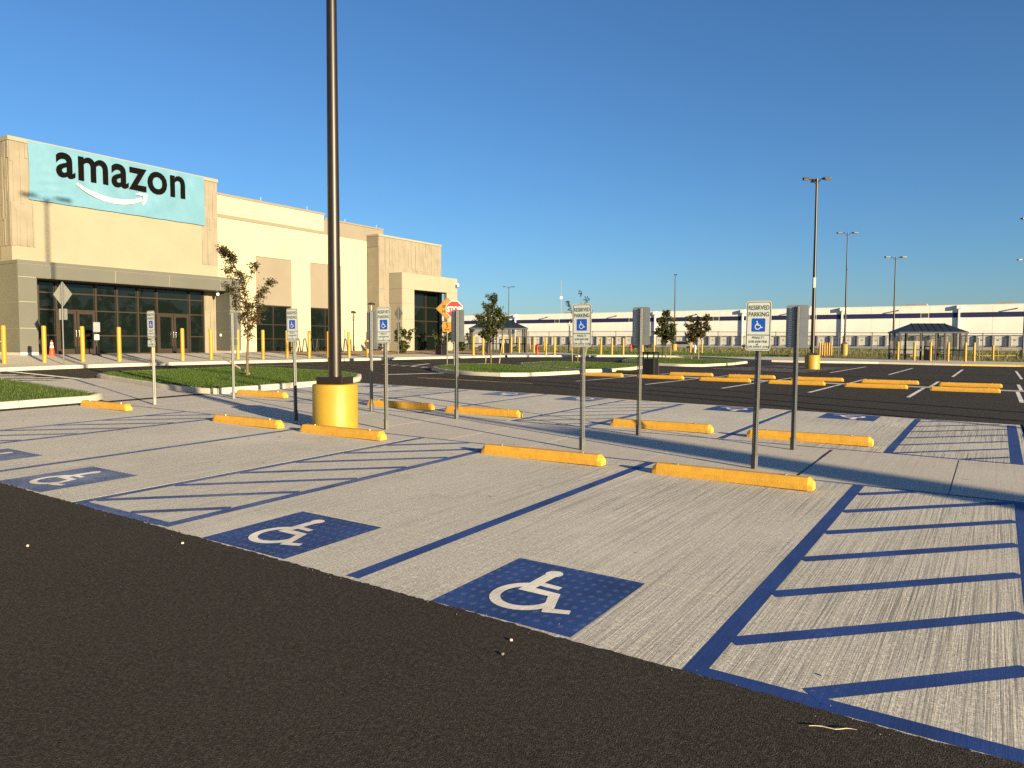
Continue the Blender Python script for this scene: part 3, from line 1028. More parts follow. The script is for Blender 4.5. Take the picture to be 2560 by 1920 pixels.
ROW = [(-34.22, 14.07), (-34.34, 15.67), (-34.25, 17.23), (-33.67, 18.56), (-33.24, 19.92), (-33.25, 21.44), (-33.85, 23.42), (-33.55, 24.81), (-33.05, 26.02), (-33.53, 28.04), (-33.5, 29.61), (-32.95, 30.58), (-32.94, 32.24), (-33.0, 33.88)]
for i, (a, b) in enumerate(ROW):
    k = bollard(bol_me, a, b, zs(a, b), 'yellow bollard, %s from the left in the row before the main building' % ORD[i], 'bollards along the front sidewalk')
    if i == 12: pass
for i, (a, b) in enumerate([(-32.89, 44.95), (-32.83, 46.12), (-36.04, 53.64), (-36.0, 54.87), (-36.79, 57.4), (-36.48, 58.17), (-36.16, 58.97), (-30.5, 51.6), (-30.1, 52.3), (-28.5, 57.5), (-27.84, 58.3), (-27.26, 59.35), (-26.21, 61.1)]):
    me = bol_me2 if i != 12 else None
    if i == 12:
        me = make_bollard(.9); me.materials.append(MAT['bollard_yellow'])
    bollard(me, a, b, zg(a, b) + .14, 'yellow bollard, %s from the left around the left shelter and hydrants' % ORD[i], 'bollards by the left shelter')
for i, (a, b) in enumerate([(-31.94, 77.65), (-27.78, 77.75), (-26.55, 77.84)]):
    bollard(bol_me2, a, b, zg(a, b) + .05, 'yellow bollard, %s from the left on the grass behind the two young trees' % ORD[i], 'bollards on the far verge')
for i in range(6):
    a, b = -15.79 + i * .17, 83.97 + .35 * i
    bollard(bol_me2, a, b, zg(a, b) + .0, 'yellow bollard, %s from the left in the tight cluster of six' % ORD[i], 'cluster of six bollards')
for i, (a, b) in enumerate([(-6.53, 65.56), (-5.4, 65.7), (-4.28, 65.5), (-3.11, 65.6), (-1.98, 65.66), (-1.45, 67.0)]):
    bollard(bol_me2, a, b, zg(a, b) + .145, 'yellow bollard, %s from the left before the right hand shelter' % ORD[i], 'bollards before the right shelter')
bollard(bol_me2, -.28, 79.0, zg(0, 79) - .05, 'lone yellow bollard among the yellow railings', 'bollards on the far verge')
for i, (a, b) in enumerate([(-58.3, 94), (-56.5, 92), (-53.5, 90), (-52, 87.5), (-50.5, 88), (-49, 89.5)]):
    bollard(bol_me2, a, b, zg(a, b) - .05, 'small far yellow bollard, %s from the left behind the red hydrant' % ORD[i], 'far bollards behind the shelter')

# ------------------------------------------------------------------ main building (all coordinates in lot axes, metres)
UP, UT, UM = -39.0, -40.4, -41.6
BZ = 1.0
bld = thing('building', 'long cream and beige building with grey entrance portico and tall banner tower', 'building', -41, 30, 0.0)
OU, OV = -41, 30


def bpart(name, boxes, m, parent=None, bevel=0.0, gap=0.0):
    mb = MB()
    for (u0, u1, v0, v1, z0, z1) in boxes:
        mb.box(u0 - OU, u1 - OU, v0 - OV + gap, v1 - OV - gap, z0, z1)
    return mb.build(name, m, parent or bld, bevel=bevel)


W1, W2 = (32.25, 35.25), (36.95, 39.95)
# tilt-up wall with two recessed bays
zt, zm = 7.5, 4.27
back_w = bpart('rear_mass', [(-75, UM - .5, -30, 50.2, BZ - .3, 9.6)], 'cream_wall')
cells = [(-20, 17.05), (28.6, 32.25 - .0), (35.25, 36.04), (36.06, 36.95), (39.95, 42.7)]
wall_boxes = [(UM - .4, UM, a, b, BZ - .3, 9.66) for a, b in cells]
wall_boxes += [(UM - .4, UM, a, b, zt, 9.66) for a, b in (W1, W2)]
wall = bpart('wall', wall_boxes, 'cream_wall')
bpart('joint_filler', [(UM - .3, UM - .03, 36.0, 36.1, BZ, 9.6)], 'tan_wall')
for a, b in (W1, W2):
    p = bpart('recessed_panel', [(UM - .4, UM - .07, a, b, zm, zt)], 'tan_wall')
    fr = [(UM - .4, UM - .12, a, a + .07, BZ, zm), (UM - .4, UM - .12, b - .07, b, BZ, zm), (UM - .4, UM - .12, a + .07, b - .07, zm - .08, zm), (UM - .4, UM - .12, a + .07, b - .07, BZ, BZ + .15)]
    mid = (a + b) / 2
    fr += [(UM - .4, UM - .13, mid - .035, mid + .035, BZ + .15, zm - .08), (UM - .4, UM - .14, a + .07, b - .07, 2.92, 2.98), (UM - .4, UM - .14, a + .07, b - .07, 1.95, 2.0)]
    w = bpart('window_frame', fr, 'window_frame')
    for z0, z1 in ((BZ + .15, 1.95), (2.0, 2.92), (2.98, zm - .08)):
        for v0, v1 in ((a + .07, mid - .035), (mid + .035, b - .07)):
            bpart('pane', [(UM - .22, UM - .19, v0, v1, z0, z1)], 'dark_glass', w)
# upper storey band, parapets and copings
bpart('band', [(UM - .4, UM + .05, 28.6, 38.3, 9.66, 9.88)], 'tan_wall')
bpart('upper_wall', [(UM - .4, UM + .0, 28.6, 32.21, 9.88, 11.06), (UM - .4, UM, 32.23, 38.3, 9.88, 11.06), (UM - .4, UM, -20, 17.05, 9.66, 11.06)], 'cream_wall')
bpart('coping', [(UM - .45, UM + .05, 28.6, 38.36, 11.06, 11.2), (UM - .45, UM + .05, -20, 17.05, 11.06, 11.2)], 'tan_wall')
bpart('parapet', [(UM - .4, UM - .02, 38.3, 44.6, 9.66, 10.76)], 'tan_wall')
bpart('coping', [(UM - .45, UM + .03, 38.37, 44.62, 10.76, 10.87)], 'tan_wall')
for vv in (29.5, 32.9, 36.9, 40.6, 44.0):
    mb = MB(); mb.tube([(UM - .2 - OU, vv - OV, 10.8), (UM - .2 - OU, vv - OV, 11.5 if vv < 38 else 11.12)], .008, 6); mb.build('lightning_rod', 'white_metal', bld)
# banner tower
tw = bpart('tower_wall', [(-47, UT, 17.1, 28.55, BZ - .3, 11.5)], 'beige_wall')
bpart('coping', [(-47.05, UT + .06, 17.04, 28.61, 11.5, 11.7)], 'beige_wall')


def ribs(name, u0, v0, v1, z0, z1, wv=.125, side=False, dep=.055, m='rib_wall'):
    """upright board-marked ribs of uneven depth, broken at random heights"""
    mb = MB(); v = v0
    while v < v1 - .02:
        w = min(wv * random.uniform(.55, 1.45), v1 - v)
        z = z0
        while z < z1 - .02:
            h = min(random.uniform(.8, 2.6), z1 - z)
            d = random.choice((.012, .022, .034, dep))
            if side: mb.box(v - OU, v + w - OU, u0 - d - OV, u0 - OV, z, z + h)
            else: mb.box(u0 - OU, u0 + d - OU, v - OV, v + w - OV, z, z + h)
            z += h
        v += w
    return tag(mb.build(name, m, bld), kind='stuff')


ribs('ribbed_cladding', UT, 17.1, 18.13, 6.44, 11.48)
ribs('ribbed_cladding', UT, 27.47, 28.55, 6.44, 11.48)
ribs('ribbed_cladding', UT, 27.42, 28.30, 1.08, 4.80)
ribs('ribbed_cladding', 17.1, -45.5, UT - .005, 6.44, 11.48, side=True)
# grey portico: backing with pale reveals and separate metal panels
G = .012
bpart('portico_frame', [(-41.55, UP - .02, 16.74, 17.53, BZ - .2, 4.85), (-41.55, UP - .02, 28.35, 29.08, BZ - .2, 4.85), (-41.55, UP - .02, 16.74, 29.08, 4.86, 5.6)], 'grey_reveal')
for a, b in zip((16.72, 18.17, 21.4, 24.45, 27.7), (18.17, 21.4, 24.45, 27.7, 29.1)):
    bpart('fascia_panel', [(UP - .04, UP, a + G, b - G, 4.84 + G, 5.46)], 'grey_panel', bevel=.004)
bpart('portico_cap', [(-41.56, UP + .01, 16.71, 29.11, 5.475, 5.63)], 'grey_panel')
bpart('soffit', [(UT + .01, UP - .01, 17.56, 28.32, 4.815, 4.853)], 'grey_panel')
zc = (1.22, 2.38, 3.65, 4.84)
for a, b in ((16.72, 17.55), (28.33, 29.1)):
    for z0, z1 in zip(zc[:-1], zc[1:]):
        bpart('column_panel', [(UP - .04, UP, a + (.0 if a < 20 else 0), b, z0 + G, z1 - G)], 'grey_panel')
        bpart('column_panel', [(-41.5, UP - .05, a - .0, a + .04, z0 + G, z1 - G), (-41.5, UP - .05, b - .04, b, z0 + G, z1 - G)], 'grey_panel')
    bpart('plinth', [(-41.5, UP + .005, a + .01, b - .01, BZ - .2, 1.20)], 'walk_concrete')
bpart('fascia_panel', [(-41.5, UP - .05, 16.72, 16.76, 4.84 + G, 5.46)], 'grey_panel')
# storefront in the portico
mul = [18.15, 19.0, 20.99, 22.13, 23.30, 24.43, 26.46, 27.40]
rows = [1.10, 2.06, 3.36, 4.22, 4.80]
frb = []
for i, mv in enumerate(mul): frb.append((UT + .005, UT + .16, mv - .045, mv + .045, BZ, 4.82))
for i in range(7):
    v0, v1 = mul[i] + .045, mul[i + 1] - .045
    for zz in rows:
        if i in (1, 5) and zz < 3: continue
        frb.append((UT + .005, UT + .15, v0, v1, zz - .035, zz + .035))
sf = bpart('storefront_frame', frb, 'window_frame')
for i in range(7):
    v0, v1 = mul[i] + .045, mul[i + 1] - .045
    rr = list(zip(rows[:-1], rows[1:]))
    if i in (1, 5): rr = rr[2:]
    for z0, z1 in rr:
        bpart('pane', [(UT + .05, UT + .075, v0, v1, z0 + .035, z1 - .035)], 'dark_glass', sf)
for i in (1, 5):
    v0, v1 = mul[i] + .045, mul[i + 1] - .045
    mid = (v0 + v1) / 2
    for a, b, hs in ((v0, mid - .006, 1), (mid + .006, v1, -1)):
        st = .13
        d = bpart('door', [(UT + .04, UT + .13, a + .01, a + st, 1.09, 3.32), (UT + .04, UT + .13, b - st, b - .01, 1.09, 3.32), (UT + .04, UT + .13, a + st, b - st, 3.18, 3.32), (UT + .04, UT + .13, a + st, b - st, 1.09, 1.36)], 'window_frame')
        bpart('pane', [(UT + .07, UT + .09, a + st, b - st, 1.36, 3.18)], 'dark_glass', d)
        hv = (b - .07 if hs > 0 else a + .07) - OV
        hu = UT - OU
        mb = MB(); mb.tube([(hu + .13, hv, 2.0), (hu + .21, hv, 2.0), (hu + .21, hv, 2.32), (hu + .13, hv, 2.32)], .017, 8)
        mb.build('handle', 'steel_handle', d, smooth=60)
    for a, b in ((v0 - .0, v0 + .16), (mid - .16, mid + .16)):
        pass
    bpart('kick_block', [(UT + .15, UT + .20, mid - .14, mid + .14, 1.09, 1.5)], 'interior_black')
# right-hand tower and its portico
bpart('tower_wall', [(-46, UT, 42.75, 50.4, BZ - .3, 5.97), (-46, UT, 42.75, 50.45, 5.97, 10.02)], 'rib_wall')
ribs('ribbed_cladding', UT, 42.75, 50.45, 5.97, 10.0, wv=.15)
ribs('ribbed_cladding', UT, 42.75, 45.3, 1.08, 5.96, wv=.15)
bpart('coping', [(-46.05, UT + .07, 42.69, 50.5, 10.02, 10.16)], 'beige_panel')
bpart('return_wall', [(UM, UT - .01, 42.72, 42.75, 9.2, 10.16)], 'tan_wall')
bpart('portico_frame', [(UT, UP - .02, 43.92, 45.31, BZ - .2, 5.98), (UP - .32, UP - .02, 49.5, 50.92, BZ - .2, 5.98), (UT, UP - .02, 43.92, 50.92, 5.99, 7.18)], 'tan_wall')
for a, b in zip((43.9, 45.34, 46.9, 48.5, 49.9), (45.34, 46.9, 48.5, 49.9, 50.94)):
    bpart('fascia_panel', [(UP - .03, UP, a + .005, b - .005, 5.98, 7.2)], 'beige_panel')
for a, b in ((43.9, 45.33), (49.48, 50.94)):
    for z0, z1 in ((1.08, 2.3), (2.3, 3.6), (3.6, 4.85), (4.85, 5.97)):
        bpart('column_panel', [(UP - .03, UP, a, b, z0 + .005, z1 - .005)], 'beige_panel')
for z0, z1 in ((1.08, 2.3), (2.3, 3.6), (3.6, 4.85), (4.85, 5.97), (5.97, 7.2)):
    bpart('side_panel', [(UT, UP - .035, 43.88, 43.92, z0 + .006, z1 - .006)], 'beige_panel')
bpart('portico_cap', [(UT, UP + .01, 43.87, 50.95, 7.2, 7.24)], 'beige_panel')
f2 = [(UT + .06, UT + .2, mv - .05, mv + .05, BZ, 5.95) for mv in (46.3, 48.2, 49.95)] + [(UT + .06, UT + .19, 46.35, 49.9, z - .04, z + .04) for z in (1.12, 2.3, 3.55, 4.7, 5.9)]
sf2 = bpart('storefront_frame', f2, 'window_frame')
for v0, v1 in ((46.35, 48.15), (48.25, 49.9)):
    for z0, z1 in ((1.16, 2.26), (2.34, 3.51), (3.59, 4.66), (4.74, 5.86)):
        bpart('pane', [(UT + .1, UT + .125, v0, v1, z0, z1)], 'dark_glass', sf2)
bpart('pillar', [(UT - .3, UT + .15, 50.05, 50.42, 1.0, 5.97)], 'beige_panel')
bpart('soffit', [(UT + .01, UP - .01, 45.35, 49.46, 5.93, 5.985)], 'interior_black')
# hose bib on the left return, card readers
mb = MB(); mb.tube([(-40.6 - OU, 16.72 - OV, 1.75), (-40.6 - OU, 16.52 - OV, 1.72), (-40.6 - OU, 16.45 - OV, 1.62)], .03, 8); mb.build('hose_bib', 'bolt', bld, smooth=60)
bpart('card_reader', [(-40.0, -39.88, 28.28, 28.329, 2.1, 2.25)], 'white_plastic')


def camera_unit(label, u, v, z):
    t = thing('security_camera', label, 'security camera', u, v, z)
    MB().box(0, .28, -.05, .05, .0, .08).build('bracket', 'white_plastic', t, bevel=.01)
    d = MB(); d.lathe([(.02, -.26), (.075, -.22), (.095, -.15), (.09, -.05), (.06, 0)], 16, .26, 0); d.build('dome', 'white_plastic', t, smooth=50)
    MB().lathe([(.005, -.30), (.05, -.285), (.07, -.24)], 14, .26, 0).build('lens', 'black_paint', t, smooth=50)


camera_unit('white dome security camera under the grey entrance portico', -39.9, 27.95, 4.78)
camera_unit('white security camera at the corner of the far beige portico', -39.0, 50.7, 6.75)

# banner
ban = thing('banner', 'large aqua banner with black lowercase lettering and a white curved arrow, hung on the tower', 'banner', UT + .09, 22.77, 8.77)
bv0, bv1, bz0, bz1 = 17.89, 27.63, 8.77, 11.64
nx, nz = 60, 20
vs, fs = [], []
for j in range(nz + 1):
    for i in range(nx + 1):
        a, b = i / nx, j / nz
        e = min(a, 1 - a, b, 1 - b)
        wr = .045 * noise.noise((a * 9, b * 2.5, 1)) + .03 * noise.noise((a * 22 + b * 9, b * 4, 5))
        cornerw = .05 * math.sin((a * 3 + (1 - b) * 8) * 5) * max(0, 1 - math.hypot(a * 3.2, b) / .8)
        vs.append((min(.068, max(-.055, 1.5 * (wr + cornerw) * min(1, e * 12) + .01)), bv0 + (bv1 - bv0) * a - 22.77 + (.05 * math.sin(b * math.pi) if i == 0 else 0), bz0 + (bz1 - bz0) * b - 8.77 + (-.008 * math.sin(a * 40) if j == 0 else 0)))
for j in range(nz):
    for i in range(nx):
        k = j * (nx + 1) + i
        fs.append((k, k + 1, k + nx + 2, k + nx + 1))
me = bpy.data.meshes.new('cloth'); me.from_pydata(vs, [], fs)
me.polygons.foreach_set('use_smooth', [True] * len(me.polygons))
obj('cloth', me, 'banner_aqua', ban)
base_w = 1.0
full = text_mesh('amazon', 1.0, .020, 1.0, None, 1.06, 'LEFT')
fx0, fx1 = min(p.co.x for p in full.vertices), max(p.co.x for p in full.vertices)
xh = max(p.co.y for p in full.vertices)
kx, kz = (26.33 - 19.17) / (fx1 - fx0), 1.20 / xh
bm = bmesh.new(); bm.from_mesh(full)
# one mesh per letter: gather loose islands, then join islands that overlap in x
isl = []; seen = set()
for f0 in bm.faces:
    if f0 in seen: continue
    st, comp = [f0], []
    seen.add(f0)
    while st:
        f = st.pop(); comp.append(f)
        for e in f.edges:
            for g in e.link_faces:
                if g not in seen: seen.add(g); st.append(g)
    isl.append(comp)
for comp in isl:
    idx = {}; lv = []; lf = []
    for f in comp:
        for p in f.verts:
            if p.index not in idx:
                idx[p.index] = len(lv)
                lv.append((.075, 19.17 + (p.co.x - fx0) * kx - 22.77, 10.19 + p.co.y * kz - 8.77))
        lf.append(tuple(idx[p.index] for p in f.verts))
    mb = MB(); mb.add(lv, lf)
    lme = bpy.data.meshes.new('letter'); lme.from_pydata(lv, [], lf)
    obj('letter', lme, 'letter_black', ban)
bm.free()


def bez(p0, p1, p2, p3, n=14):
    return [tuple((1 - t) ** 3 * a + 3 * (1 - t) ** 2 * t * b + 3 * (1 - t) * t * t * c + t ** 3 * d for a, b, c, d in zip(p0, p1, p2, p3)) for t in [i / n for i in range(n + 1)]]


lo = bez((20.12, 10.0), (21.1, 9.22), (22.6, 9.08), (23.72, 9.72))
hi = bez((23.62, 9.86), (22.6, 9.42), (21.3, 9.52), (20.22, 10.07))
head = [(23.28, 10.0), (23.55, 10.13), (23.98, 10.12), (24.02, 10.05), (23.93, 9.72), (23.74, 9.46), (23.66, 9.49), (23.75, 9.78), (23.74, 9.98), (23.5, 10.0)]
mb = MB()
for li, lp in enumerate((lo + hi, head)):
    mb.add([(.078 + .004 * li, a - 22.77, b - 8.87) for a, b in lp], [tuple(range(len(lp)))])
mb.build('curved_arrow', 'banner_white', ban)

# ------------------------------------------------------------------ things along the front sidewalk


def tube_post(t, H, r=.03, m='galvanized', name='post'):
    return MB().lathe([(r, -.05), (r, H)], 10).build(name, m, t, smooth=40)


def plate(t, loop, y0, y1, m, name='panel', parent=None):
    return MB().prism(loop, lambda a, c, d: (a, d, c), y0, y1).build(name, m, parent or t)


def diamond(cz, r):
    return [(0, cz - r), (r, cz), (0, cz + r), (-r, cz)]


# back of a diamond warning sign at the left; faces away, turned to the road
def diamond_back(label, u, v, z, H, r, rot, low):
    t = thing('warning_sign', label, 'sign', u, v, z, rot)
    tube_post(t, H)
    plate(t, diamond(H - r + .05, r), -.034, -.04, 'aluminium_back')
    plate(t, diamond(H - r + .05, r - .01), -.0405, -.0425, 'sign_orange', 'panel_face')
    if low:
        z1 = H - 2 * r - .02
        plate(t, rrect(-.23, .23, z1 - .46, z1, .04), -.034, -.04, 'aluminium_back', 'small_panel')
        plate(t, rrect(-.22, .22, z1 - .45, z1 - .01, .04), -.0405, -.0425, 'sign_orange', 'small_panel_face')


diamond_back('bare back of a diamond warning sign on a leaning post before the entrance', -32.65, 15.64, zs(-32.65, 15.64), 3.40, .53, ROT + math.pi + .25, True)
diamond_back('bare back of a diamond warning sign before the beige portico', -34.05, 37.9, zs(-34, 37.9), 3.35, .53, ROT + math.pi - .28, True)

t = thing('stop_sign', 'red octagonal stop sign half hidden behind a parking sign back', 'sign', -21.0, 27.2, zg(-21, 27.2) + .13, .08)
tube_post(t, 2.95)
oc = lambda r: [(r * math.cos(R(22.5 + 45 * i)), 2.62 + r * math.sin(R(22.5 + 45 * i))) for i in range(8)]
plate(t, oc(.41), -.034, -.038, 'aluminium_back')
w = plate(t, oc(.408), -.0385, -.041, 'sign_white', 'panel_face')
plate(t, oc(.385), -.0412, -.043, 'sign_red', 'red_field', w)
me = text_mesh('STOP', .34, .012, .80, front_fn(-.0445))
for p in me.vertices: p.co.z += 2.50
obj('lettering', me, 'sign_white', w)
t = thing('speed_hump_sign', 'orange diamond speed hump sign with a five mile plate, behind the stop sign', 'sign', -22.2, 28.2, zg(-22, 28.3) + .13, .05)
tube_post(t, 3.15)
plate(t, diamond(2.70, .54), -.034, -.038, 'aluminium_back')
f = plate(t, diamond(2.70, .535), -.0385, -.041, 'sign_orange', 'panel_face')
g = MB(); frame_loop(g, diamond(2.70, .51), diamond(2.70, .488), -.0425); g.build('border', 'black_paint', f)
for s_, zz in (('SPEED', 2.73), ('HUMP', 2.50)):
    me = text_mesh(s_, .21, .006, .82, front_fn(-.0435))
    for p in me.vertices: p.co.z += zz
    obj('lettering', me, 'black_paint', f)
f = plate(t, rrect(-.225, .225, 1.60, 2.07, .04), -.034, -.041, 'sign_orange', 'small_panel')
for s_, zz, k in (('5', 1.80, .30), ('M.P.H.', 1.665, .11)):
    me = text_mesh(s_, k, .006, .9, front_fn(-.0435))
    for p in me.vertices: p.co.z += zz
    obj('lettering', me, 'black_paint', f)

t = thing('pedestal_sign', 'grey sign board on a black weighted stand by the left entrance doors', 'sign', -38.4, 20.0, zs(-38.4, 20.0), ROT + math.pi / 2)
MB().lathe([(.22, 0), (.21, .04), (.05, .07)], 20).build('base', 'black_metal', t, smooth=40)
MB().lathe([(.03, .05), (.03, 1.5)], 10).build('post', 'black_metal', t, smooth=40)
plate(t, rrect(-.17, .17, 1.18, 1.68, .04), -.035, -.055, 'aluminium_back')
plate(t, rrect(-.11, .11, .78, 1.05, .02), -.035, -.055, 'white_plastic', 'small_panel')

t = thing('traffic_cone', 'orange traffic cone with white band tucked beside the grey portico column', 'traffic cone', -38.7, 18.0, zs(-38.7, 18))
MB().box(-.18, .18, -.18, .18, 0, .035).build('base', 'cone_orange', t, bevel=.01)
MB().lathe([(.14, .03), (.035, .72), (.02, .74)], 20).build('body', 'cone_orange', t, smooth=40)
MB().lathe([(.094, .36), (.075, .48)], 20).build('white_band', 'cone_white', t, smooth=40)
MB().lathe([(.067, .54), (.052, .64)], 20).build('white_band', 'cone_white', t, smooth=40)


def bike_rack(label, u, v):
    t = thing('bike_rack', label, 'bike rack', u, v, zs(u, v), ROT)
    pts = []
    for i in range(57):
        a = i / 56 * 7
        yy = -1.0 + 2.0 * i / 56
        ph = a * math.pi
        zz = .50 + .42 * max(-1, min(1, math.cos(ph) * -1.35))
        pts.append((0, yy, zz))
    pts = [(0, -1.0, 0)] + pts[1:-1] + [(0, 1.0, 0)]
    MB().tube(pts, .038, 8).build('wave_tube', 'black_metal', t, smooth=60)
    for yy in (-1.0, 1.0): MB().lathe([(.07, 0), (.07, .012)], 12, 0, yy).build('foot_plate', 'black_metal', t)


bike_rack('black wavy bike rack left of the second window', -38.6, 33.9)
bike_rack('black wavy bike rack beside the big light pole', -38.6, 37.0)


def trash_bin(label, u, v, z, rot=ROT, s=1.0):
    t = thing('trash_bin', label, 'trash bin', u, v, z, rot)
    MB().box(-.25 * s, .25 * s, -.25 * s, .25 * s, .0, .66 * s).build('body', 'black_metal', t, bevel=.015)
    for a in (-.235, .235):
        for b in (-.235, .235): MB().box((a - .02) * s, (a + .02) * s, (b - .02) * s, (b + .02) * s, .66 * s, .88 * s).build('lid_post', 'black_metal', t)
    MB().box(-.27 * s, .27 * s, -.27 * s, .27 * s, .88 * s, .95 * s).build('lid', 'black_metal', t, bevel=.015)
    for a in (-.252, .252):
        for b in (-.252, .252): MB().box((a - .008) * s, (a + .008) * s, (b - .008) * s, (b + .008) * s, .0, .66 * s).build('corner_trim', 'galvanized', t)


trash_bin('black square trash bin standing among the wheel stops on the asphalt', -12.07, 29.0, zg(-12, 29) + .013)
trash_bin('black trash bin on the sidewalk by the far beige portico', -34.2, 42.7, zg(-34, 42) + .14, s=1.15)
trash_bin('dark green trash bin inside the left shelter', -37.2, 55.6, zg(-37, 55) + .15, s=1.3)
trash_bin('black trash bin inside the right hand shelter', -4.55, 67.3, zg(-4.5, 67) + .15, s=1.2)


def hydrant(label, u, v, z, m='hydrant_red'):
    t = thing('hydrant', label, 'hydrant', u, v, z)
    MB().lathe([(.15, 0), (.15, .05), (.10, .06), (.10, .62), (.13, .64), (.13, .70), (.11, .78), (.04, .86), (.04, .93)], 16).build('barrel', m, t, smooth=40)
    MB().tube([(-.2, 0, .5), (.2, 0, .5)], .05, 10).build('nozzle', m, t, smooth=40)


hydrant('dark red hydrant beside the bollards right of the left shelter', -30.9, 50.9, zg(-31, 51) + .14)
hydrant('red hydrant on the verge left of the asphalt trash bin', -34.0, 76, zg(-34, 76) + .1)
hydrant('white standpipe on the verge between two far bollards', -27.3, 77.8, zg(-27, 78) + .1, 'white_plastic')


def street_lamp(label, u, v, z, H=3.7):
    t = thing('street_lamp', label, 'street lamp', u, v, z)
    MB().lathe([(.11, 0), (.11, .9), (.07, .95), (.055, H - .75), (.085, H - .68)], 16).build('post', 'black_metal', t, smooth=40)
    for k in range(4):
        a = k * math.pi / 2 + .5
        MB().tube([(.06 * math.cos(a), .06 * math.sin(a), H - .7), (.22 * math.cos(a), .22 * math.sin(a), H - .35), (.24 * math.cos(a), .24 * math.sin(a), H - .1)], .014, 6).build('cage_arm', 'black_metal', t)
    MB().lathe([(.28, H - .12), (.29, H - .06), (.18, H), (.05, H + .03)], 20).build('hood', 'black_metal', t, smooth=40)
    MB().lathe([(.04, H - .68), (.06, H - .35), (.03, H - .14)], 12).build('lamp', 'lamp_lens', t, smooth=40)


street_lamp('black post top lamp on the verge before the white warehouse', -38.75, 70.5, zg(-36, 66) + .1, 3.45)
street_lamp('post top lamp by the cream wall behind a parking sign back', -38.9, 40.35, zs(-38.9, 40.3), 3.6)
street_lamp('black lamp post rising inside the mulch bed before the left shelter', -34.9, 49.7, zg(-35, 50) + .15, 3.6)

# ------------------------------------------------------------------ shelters


def shelter(label, u, v, rot):
    t = thing('bus_shelter', label, 'shelter', u, v, zg(u, v) + .148, rot)
    L, D, E, T = 2.5, 1.05, 2.14, 2.96
    r = MB()
    c = [(-L - .12, -D - .12), (L + .12, -D - .12), (L + .12, D + .12), (-L - .12, D + .12)]
    rg = [(-L + 1.25, 0), (L - 1.25, 0)]
    r.add([(a, b, E + .12) for a, b in c] + [(a, b, T) for a, b in rg], [(0, 1, 5, 4), (1, 2, 5), (2, 3, 4, 5), (3, 0, 4)])
    r.box(-L - .12, L + .12, -D - .12, D + .12, E, E + .12)
    ro = r.build('roof', 'roof_blue', t)
    for side in (-1, 1):
        for k in range(6):
            x = -L + 1.25 + (2 * L - 2.5) * k / 5
            MB().tube([(x * 1.02, side * .02, T + .01), (x * 1.08, side * (D + .1), E + .135)], .022, 6).build('roof_seam', 'roof_blue', ro)
    posts = [(-L, -D), (-L * .36, -D), (L * .10, -D), (L, -D), (-L, D), (-L * .5, D), (0, D), (L * .5, D), (L, D), (-L, 0), (L, 0), (L * .36, -D)]
    for a, b in posts: MB().box(a - .055, a + .055, b - .055, b + .055, 0, E).build('post', 'black_metal', t)
    for (x0, x1, yy) in ((-L, -L * .5, D), (-L * .5, 0, D), (0, L * .5, D), (L * .5, L, D)):
        MB().box(x0 + .05, x1 - .05, yy - .008, yy + .008, .28, E - .02).build('glass_panel', 'shelter_glass', t)
        MB().box(x0 + .05, x1 - .05, yy - .03, yy + .03, .78, .88).build('rail', 'black_metal', t)
        MB().box(x0 + .05, x1 - .05, yy - .02, yy + .02, .20, .26).build('rail', 'black_metal', t)
    for xx in (-L, L):
        MB().box(xx - .008, xx + .008, .05, D - .05, .28, E - .02).build('glass_panel', 'shelter_glass', t)
        MB().box(xx - .008, xx + .008, -D + .05, -.05, .28, E - .02).build('glass_panel', 'shelter_glass', t)
        MB().box(xx - .03, xx + .03, -D + .05, D - .05, .78, .86).build('rail', 'black_metal', t)
    for (x0, x1) in ((-L + .3, -.55), (.55, L - .3)):
        b = MB().box(x0, x1, D - .55, D - .12, .44, .49).build('bench', 'black_metal', t)
        for x in (x0 + .15, x1 - .15): MB().box(x - .02, x + .02, D - .5, D - .2, 0, .44).build('leg', 'black_metal', b)
    return t


shelter('dark blue hipped roof glass shelter behind the young tree left of centre', -38.6, 56.6, R(9))
shelter('black hipped roof glass shelter on the right before the white warehouse', -4.75, 68.6, R(-7))

# ------------------------------------------------------------------ trees and shrubs


